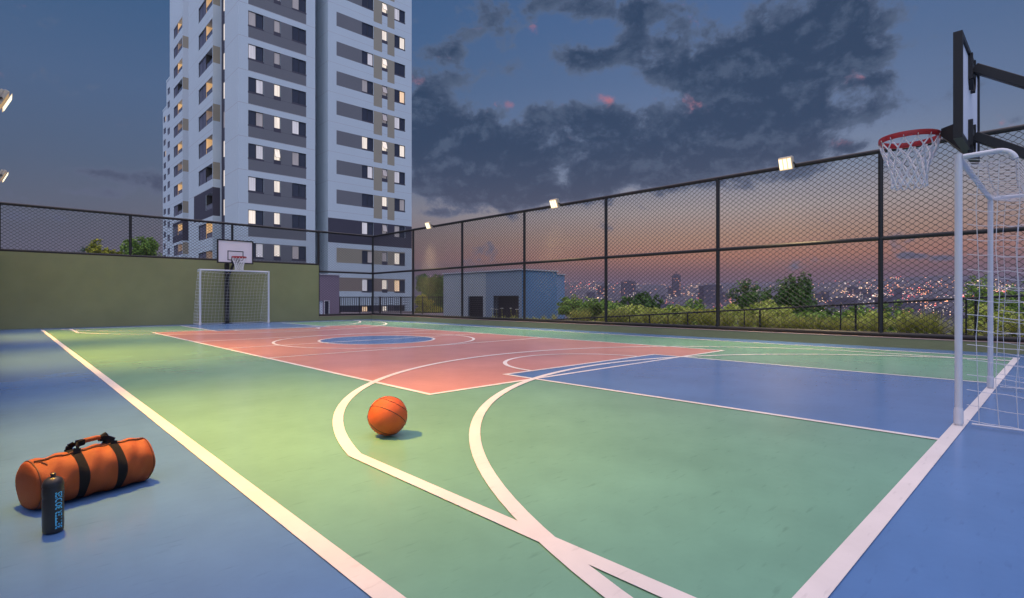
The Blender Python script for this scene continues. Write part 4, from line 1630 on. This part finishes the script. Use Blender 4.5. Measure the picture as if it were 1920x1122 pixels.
# ------------------------------------------------------------------ sky
wd = bpy.data.worlds.new('World')
scene.world = wd
wd.use_nodes = True
nt = wd.node_tree
N, L = nt.nodes, nt.links
N.clear()
out = N.new('ShaderNodeOutputWorld')
bg = N.new('ShaderNodeBackground')
L.new(bg.outputs[0], out.inputs[0])
tc = N.new('ShaderNodeTexCoord')


def math_(op, a, b_=None, c=None, clamp=False):
    n = N.new('ShaderNodeMath'); n.operation = op; n.use_clamp = clamp
    for i, q in enumerate((a, b_, c)):
        if q is None:
            continue
        if isinstance(q, (int, float)):
            n.inputs[i].default_value = q
        else:
            L.new(q, n.inputs[i])
    return n.outputs[0]


def vmath(op, a, b_=None, sc=None):
    n = N.new('ShaderNodeVectorMath'); n.operation = op
    for i, q in enumerate((a, b_)):
        if q is None:
            continue
        if isinstance(q, (tuple, list)):
            n.inputs[i].default_value = q
        else:
            L.new(q, n.inputs[i])
    if sc is not None:
        if isinstance(sc, (int, float)):
            n.inputs['Scale'].default_value = sc
        else:
            L.new(sc, n.inputs['Scale'])
    return n.outputs['Value'] if op in ('DOT_PRODUCT', 'LENGTH') else n.outputs['Vector']


def mixc(f, a, b_):
    n = N.new('ShaderNodeMix'); n.data_type = 'RGBA'
    if isinstance(f, (int, float)):
        n.inputs['Factor'].default_value = f
    else:
        L.new(f, n.inputs['Factor'])
    for nm, q in (('A', a), ('B', b_)):
        if isinstance(q, (tuple, list)):
            n.inputs[nm].default_value = q
        else:
            L.new(q, n.inputs[nm])
    return n.outputs['Result']


def smooth(v, a, b_, t0=0., t1=1.):
    n = N.new('ShaderNodeMapRange'); n.interpolation_type = 'SMOOTHSTEP'
    L.new(v, n.inputs['Value'])
    n.inputs['From Min'].default_value = a; n.inputs['From Max'].default_value = b_
    n.inputs['To Min'].default_value = t0; n.inputs['To Max'].default_value = t1
    return n.outputs[0]


def ramp(v, stops):
    n = N.new('ShaderNodeValToRGB')
    L.new(v, n.inputs[0])
    cr = n.color_ramp
    while len(cr.elements) < len(stops):
        cr.elements.new(.5)
    for e, (p, c) in zip(cr.elements, stops):
        e.position = p; e.color = lin(*c)
    return n.outputs[0]


dirv = vmath('NORMALIZE', tc.outputs['Generated'])
sep = N.new('ShaderNodeSeparateXYZ'); L.new(dirv, sep.inputs[0])
fwd = vmath('DOT_PRODUCT', dirv, (SA, CA, 0))
rgt = vmath('DOT_PRODUCT', dirv, (CA, -SA, 0))
rel = math_('ARCTAN2', rgt, fwd)                      # bearing from the court's diagonal
el = math_('ARCSINE', sep.outputs['Z'])
ev = math_('MULTIPLY', el, 1 / .7, clamp=True)
q = lambda e: max(0., e / .7)
warm = ramp(ev, [(q(0), (84, 74, 100)), (q(.025), (94, 79, 97)), (q(.05), (132, 96, 95)), (q(.075), (174, 122, 98)), (q(.11), (174, 140, 120)), (q(.155), (168, 156, 154)),
                 (q(.215), (128, 140, 162)), (q(.29), (104, 124, 158)), (q(.38), (88, 112, 150)), (q(.48), (76, 104, 147)), (q(.68), (58, 90, 136))])
cool = ramp(ev, [(q(0), (84, 88, 106)), (q(.06), (88, 94, 112)), (q(.12), (86, 96, 114)), (q(.20), (78, 96, 122)), (q(.32), (74, 99, 134)), (q(.45), (58, 92, 132)), (q(.68), (46, 82, 124))])
dw = math_('DIVIDE', math_('SUBTRACT', rel, .40), .62)
wf = math_('POWER', 2.718, math_('MULTIPLY', math_('MULTIPLY', dw, dw), -1.))
sky = mixc(wf, cool, warm)


def rel_el(px, py):
    r = (px - 960) / 997.8
    a = math.atan(r)
    return a, math.atan((561 - py) / 997.8 * math.cos(a))


comb = N.new('ShaderNodeCombineXYZ')
L.new(rel, comb.inputs[0]); L.new(el, comb.inputs[1])
ang = comb.outputs[0]


def blob_sum(lst):
    tot = None
    for (px, py, sx, sy, w) in lst:
        a, e = rel_el(px, py)
        ca = math.cos(a)
        v = vmath('SUBTRACT', ang, (a, e, 0))
        v = vmath('MULTIPLY', v, (997.8 / (sx * ca * ca), 997.8 / (sy * ca), 0))
        d_ = vmath('DOT_PRODUCT', v, v)
        gq = math_('MULTIPLY', math_('POWER', 2.718, math_('MULTIPLY', d_, -1.)), w)
        tot = gq if tot is None else math_('ADD', tot, gq)
    return tot


banks = blob_sum([(1590, 40, 120, 90, .9), (1500, 110, 130, 90, .9), (1420, 190, 110, 80, .9), (1370, 265, 130, 60, .9), (1490, 255, 70, 60, .7), (1270, 135, 90, 38, .6), (1110, 105, 80, 24, .6),
                  (1185, 60, 40, 40, .45), (790, 240, 70, 70, .9), (880, 280, 90, 75, .9), (1060, 225, 90, 34, .75), (980, 300, 110, 55, .8), (1140, 275, 90, 55, .8), (1255, 300, 90, 50, .8),
                  (860, 350, 120, 40, .85), (1000, 365, 140, 22, .7), (1180, 335, 110, 24, .6), (1040, 8, 130, 26, .7), (1170, 20, 90, 22, .5), (810, 95, 60, 16, .5), (160, 320, 110, 12, .5), (180, 362, 110, 10, .45), (300, 345, 80, 22, .65), (300, 398, 120, 16, .6),
                  (80, 410, 140, 16, .4), (1595, 278, 34, 14, .8), (1640, 150, 60, 12, .45), (1710, 480, 30, 6, .7), (1770, 485, 50, 9, .7), (1900, 225, 26, 10, .5), (820, 400, 50, 10, .5), (1000, 120, 170, 34, .38), (900, 60, 120, 26, .34), (1260, 60, 90, 60, .45), (1200, 215, 90, 26, .5), (1640, 200, 70, 40, .35), (1330, 350, 140, 18, .4), (60, 20, 160, 30, .3)])
pos = vmath('MULTIPLY', dirv, (1., 1., 1.35))
nzw = N.new('ShaderNodeTexNoise'); nzw.inputs['Scale'].default_value = 5.; nzw.inputs['Detail'].default_value = 3
L.new(pos, nzw.inputs['Vector'])
wv = vmath('SCALE', vmath('SUBTRACT', nzw.outputs['Color'], (.5, .5, .5)), sc=.07)
pos2 = vmath('ADD', pos, wv)
nz1 = N.new('ShaderNodeTexNoise'); nz1.inputs['Scale'].default_value = 8.; nz1.inputs['Detail'].default_value = 10; nz1.inputs['Roughness'].default_value = .68
L.new(pos2, nz1.inputs['Vector'])
nz2 = N.new('ShaderNodeTexNoise'); nz2.inputs['Scale'].default_value = 26.; nz2.inputs['Detail'].default_value = 8; nz2.inputs['Roughness'].default_value = .6
L.new(pos2, nz2.inputs['Vector'])
def fbm(vec, scale, detail, rough):
    n = N.new('ShaderNodeTexNoise'); n.inputs['Scale'].default_value = scale; n.inputs['Detail'].default_value = detail; n.inputs['Roughness'].default_value = rough
    L.new(vec, n.inputs['Vector'])
    return math_('SUBTRACT', n.outputs['Fac'], .5)


def field(vec):
    return math_('ADD', math_('MULTIPLY', fbm(vec, 6.5, 9, .62), 2.0), math_('MULTIPLY', fbm(vec, 17., 9, .66), 1.7))


fa = field(pos2)
fb = field(vmath('ADD', pos2, (.012, .004, -.020)))        # the same field a little lower and towards the glow
dn = math_('ADD', math_('MULTIPLY', banks, .92), fa)
dens = smooth(dn, .27, .62)
core = smooth(dn, .33, .85)
ccol = mixc(core, lin(92, 107, 134), lin(45, 65, 92))
relief = smooth(math_('SUBTRACT', fa, fb), -.05, .42)
ccol = mixc(math_('MULTIPLY', relief, .42), ccol, lin(97, 113, 139))
# low clouds pick up the dusk haze
lowf = smooth(el, .30, .10)
ccol = mixc(math_('MULTIPLY', lowf, .35), ccol, lin(104, 100, 116))
sky = mixc(math_('MULTIPLY', dens, .93), sky, ccol)
pinks = blob_sum([(1140, 185, 24, 14, 1.), (942, 196, 24, 10, .9), (1296, 206, 26, 26, .9), (786, 155, 20, 10, .9), (1587, 142, 26, 18, .8), (1582, 268, 22, 12, .95), (1002, 55, 20, 10, .8), (1322, 152, 14, 7, .6), (852, 290, 16, 9, .6),
                  (1210, 275, 30, 9, .5), (1880, 232, 16, 8, .6), (1620, 150, 14, 7, .5), (1060, 260, 24, 8, .4)])
pk = smooth(math_('ADD', pinks, math_('MULTIPLY', fbm(pos2, 30., 8, .66), 3.6)), .45, 1.45)
pk = math_('MULTIPLY', pk, smooth(dn, -.05, .45))
pk = math_('MULTIPLY', pk, smooth(core, 1.0, .25))
sky = mixc(math_('MULTIPLY', pk, .72), sky, lin(190, 116, 128))
# the sky behind the viewer and overhead is still bright: it lights the court and the towers
back = smooth(fwd, .15, -.75)
bc = mixc(smooth(el, .0, .9), (.30, .42, .66, 1), (.32, .44, .70, 1))
sky = mixc(back, sky, bc)
over = smooth(el, .60, 1.0)
sky = mixc(math_('MULTIPLY', over, .9), sky, (2.15, 1.88, 2.25, 1))
L.new(sky, bg.inputs['Color'])
bg.inputs['Strength'].default_value = 1.0

# ------------------------------------------------------------------ last of the daylight
sun = bpy.data.lights.new('dusk_light', 'SUN')
sun.energy = .4
sun.angle = math.radians(50)
sun.color = (.80, .88, 1.0)
so = bpy.data.objects.new('dusk_light', sun)
C.objects.link(so)
so.location = (-10, -10, 30)
so.rotation_euler = Vector((SA * .8 + .1, CA * .8, -.75)).to_track_quat('-Z', 'Y').to_euler()

# ------------------------------------------------------------------ render settings
scene.render.engine = 'CYCLES'
cy = scene.cycles
cy.use_denoising = True
try:
    cy.denoiser = 'OPENIMAGEDENOISE'
except Exception:
    pass
cy.max_bounces = 6
cy.diffuse_bounces = 3
cy.glossy_bounces = 3
cy.transmission_bounces = 2
cy.sample_clamp_indirect = 4.0
cy.use_light_tree = True
vs = scene.view_settings
vs.view_transform = 'Standard'
vs.look = 'None'
vs.exposure = 0
vs.gamma = 1
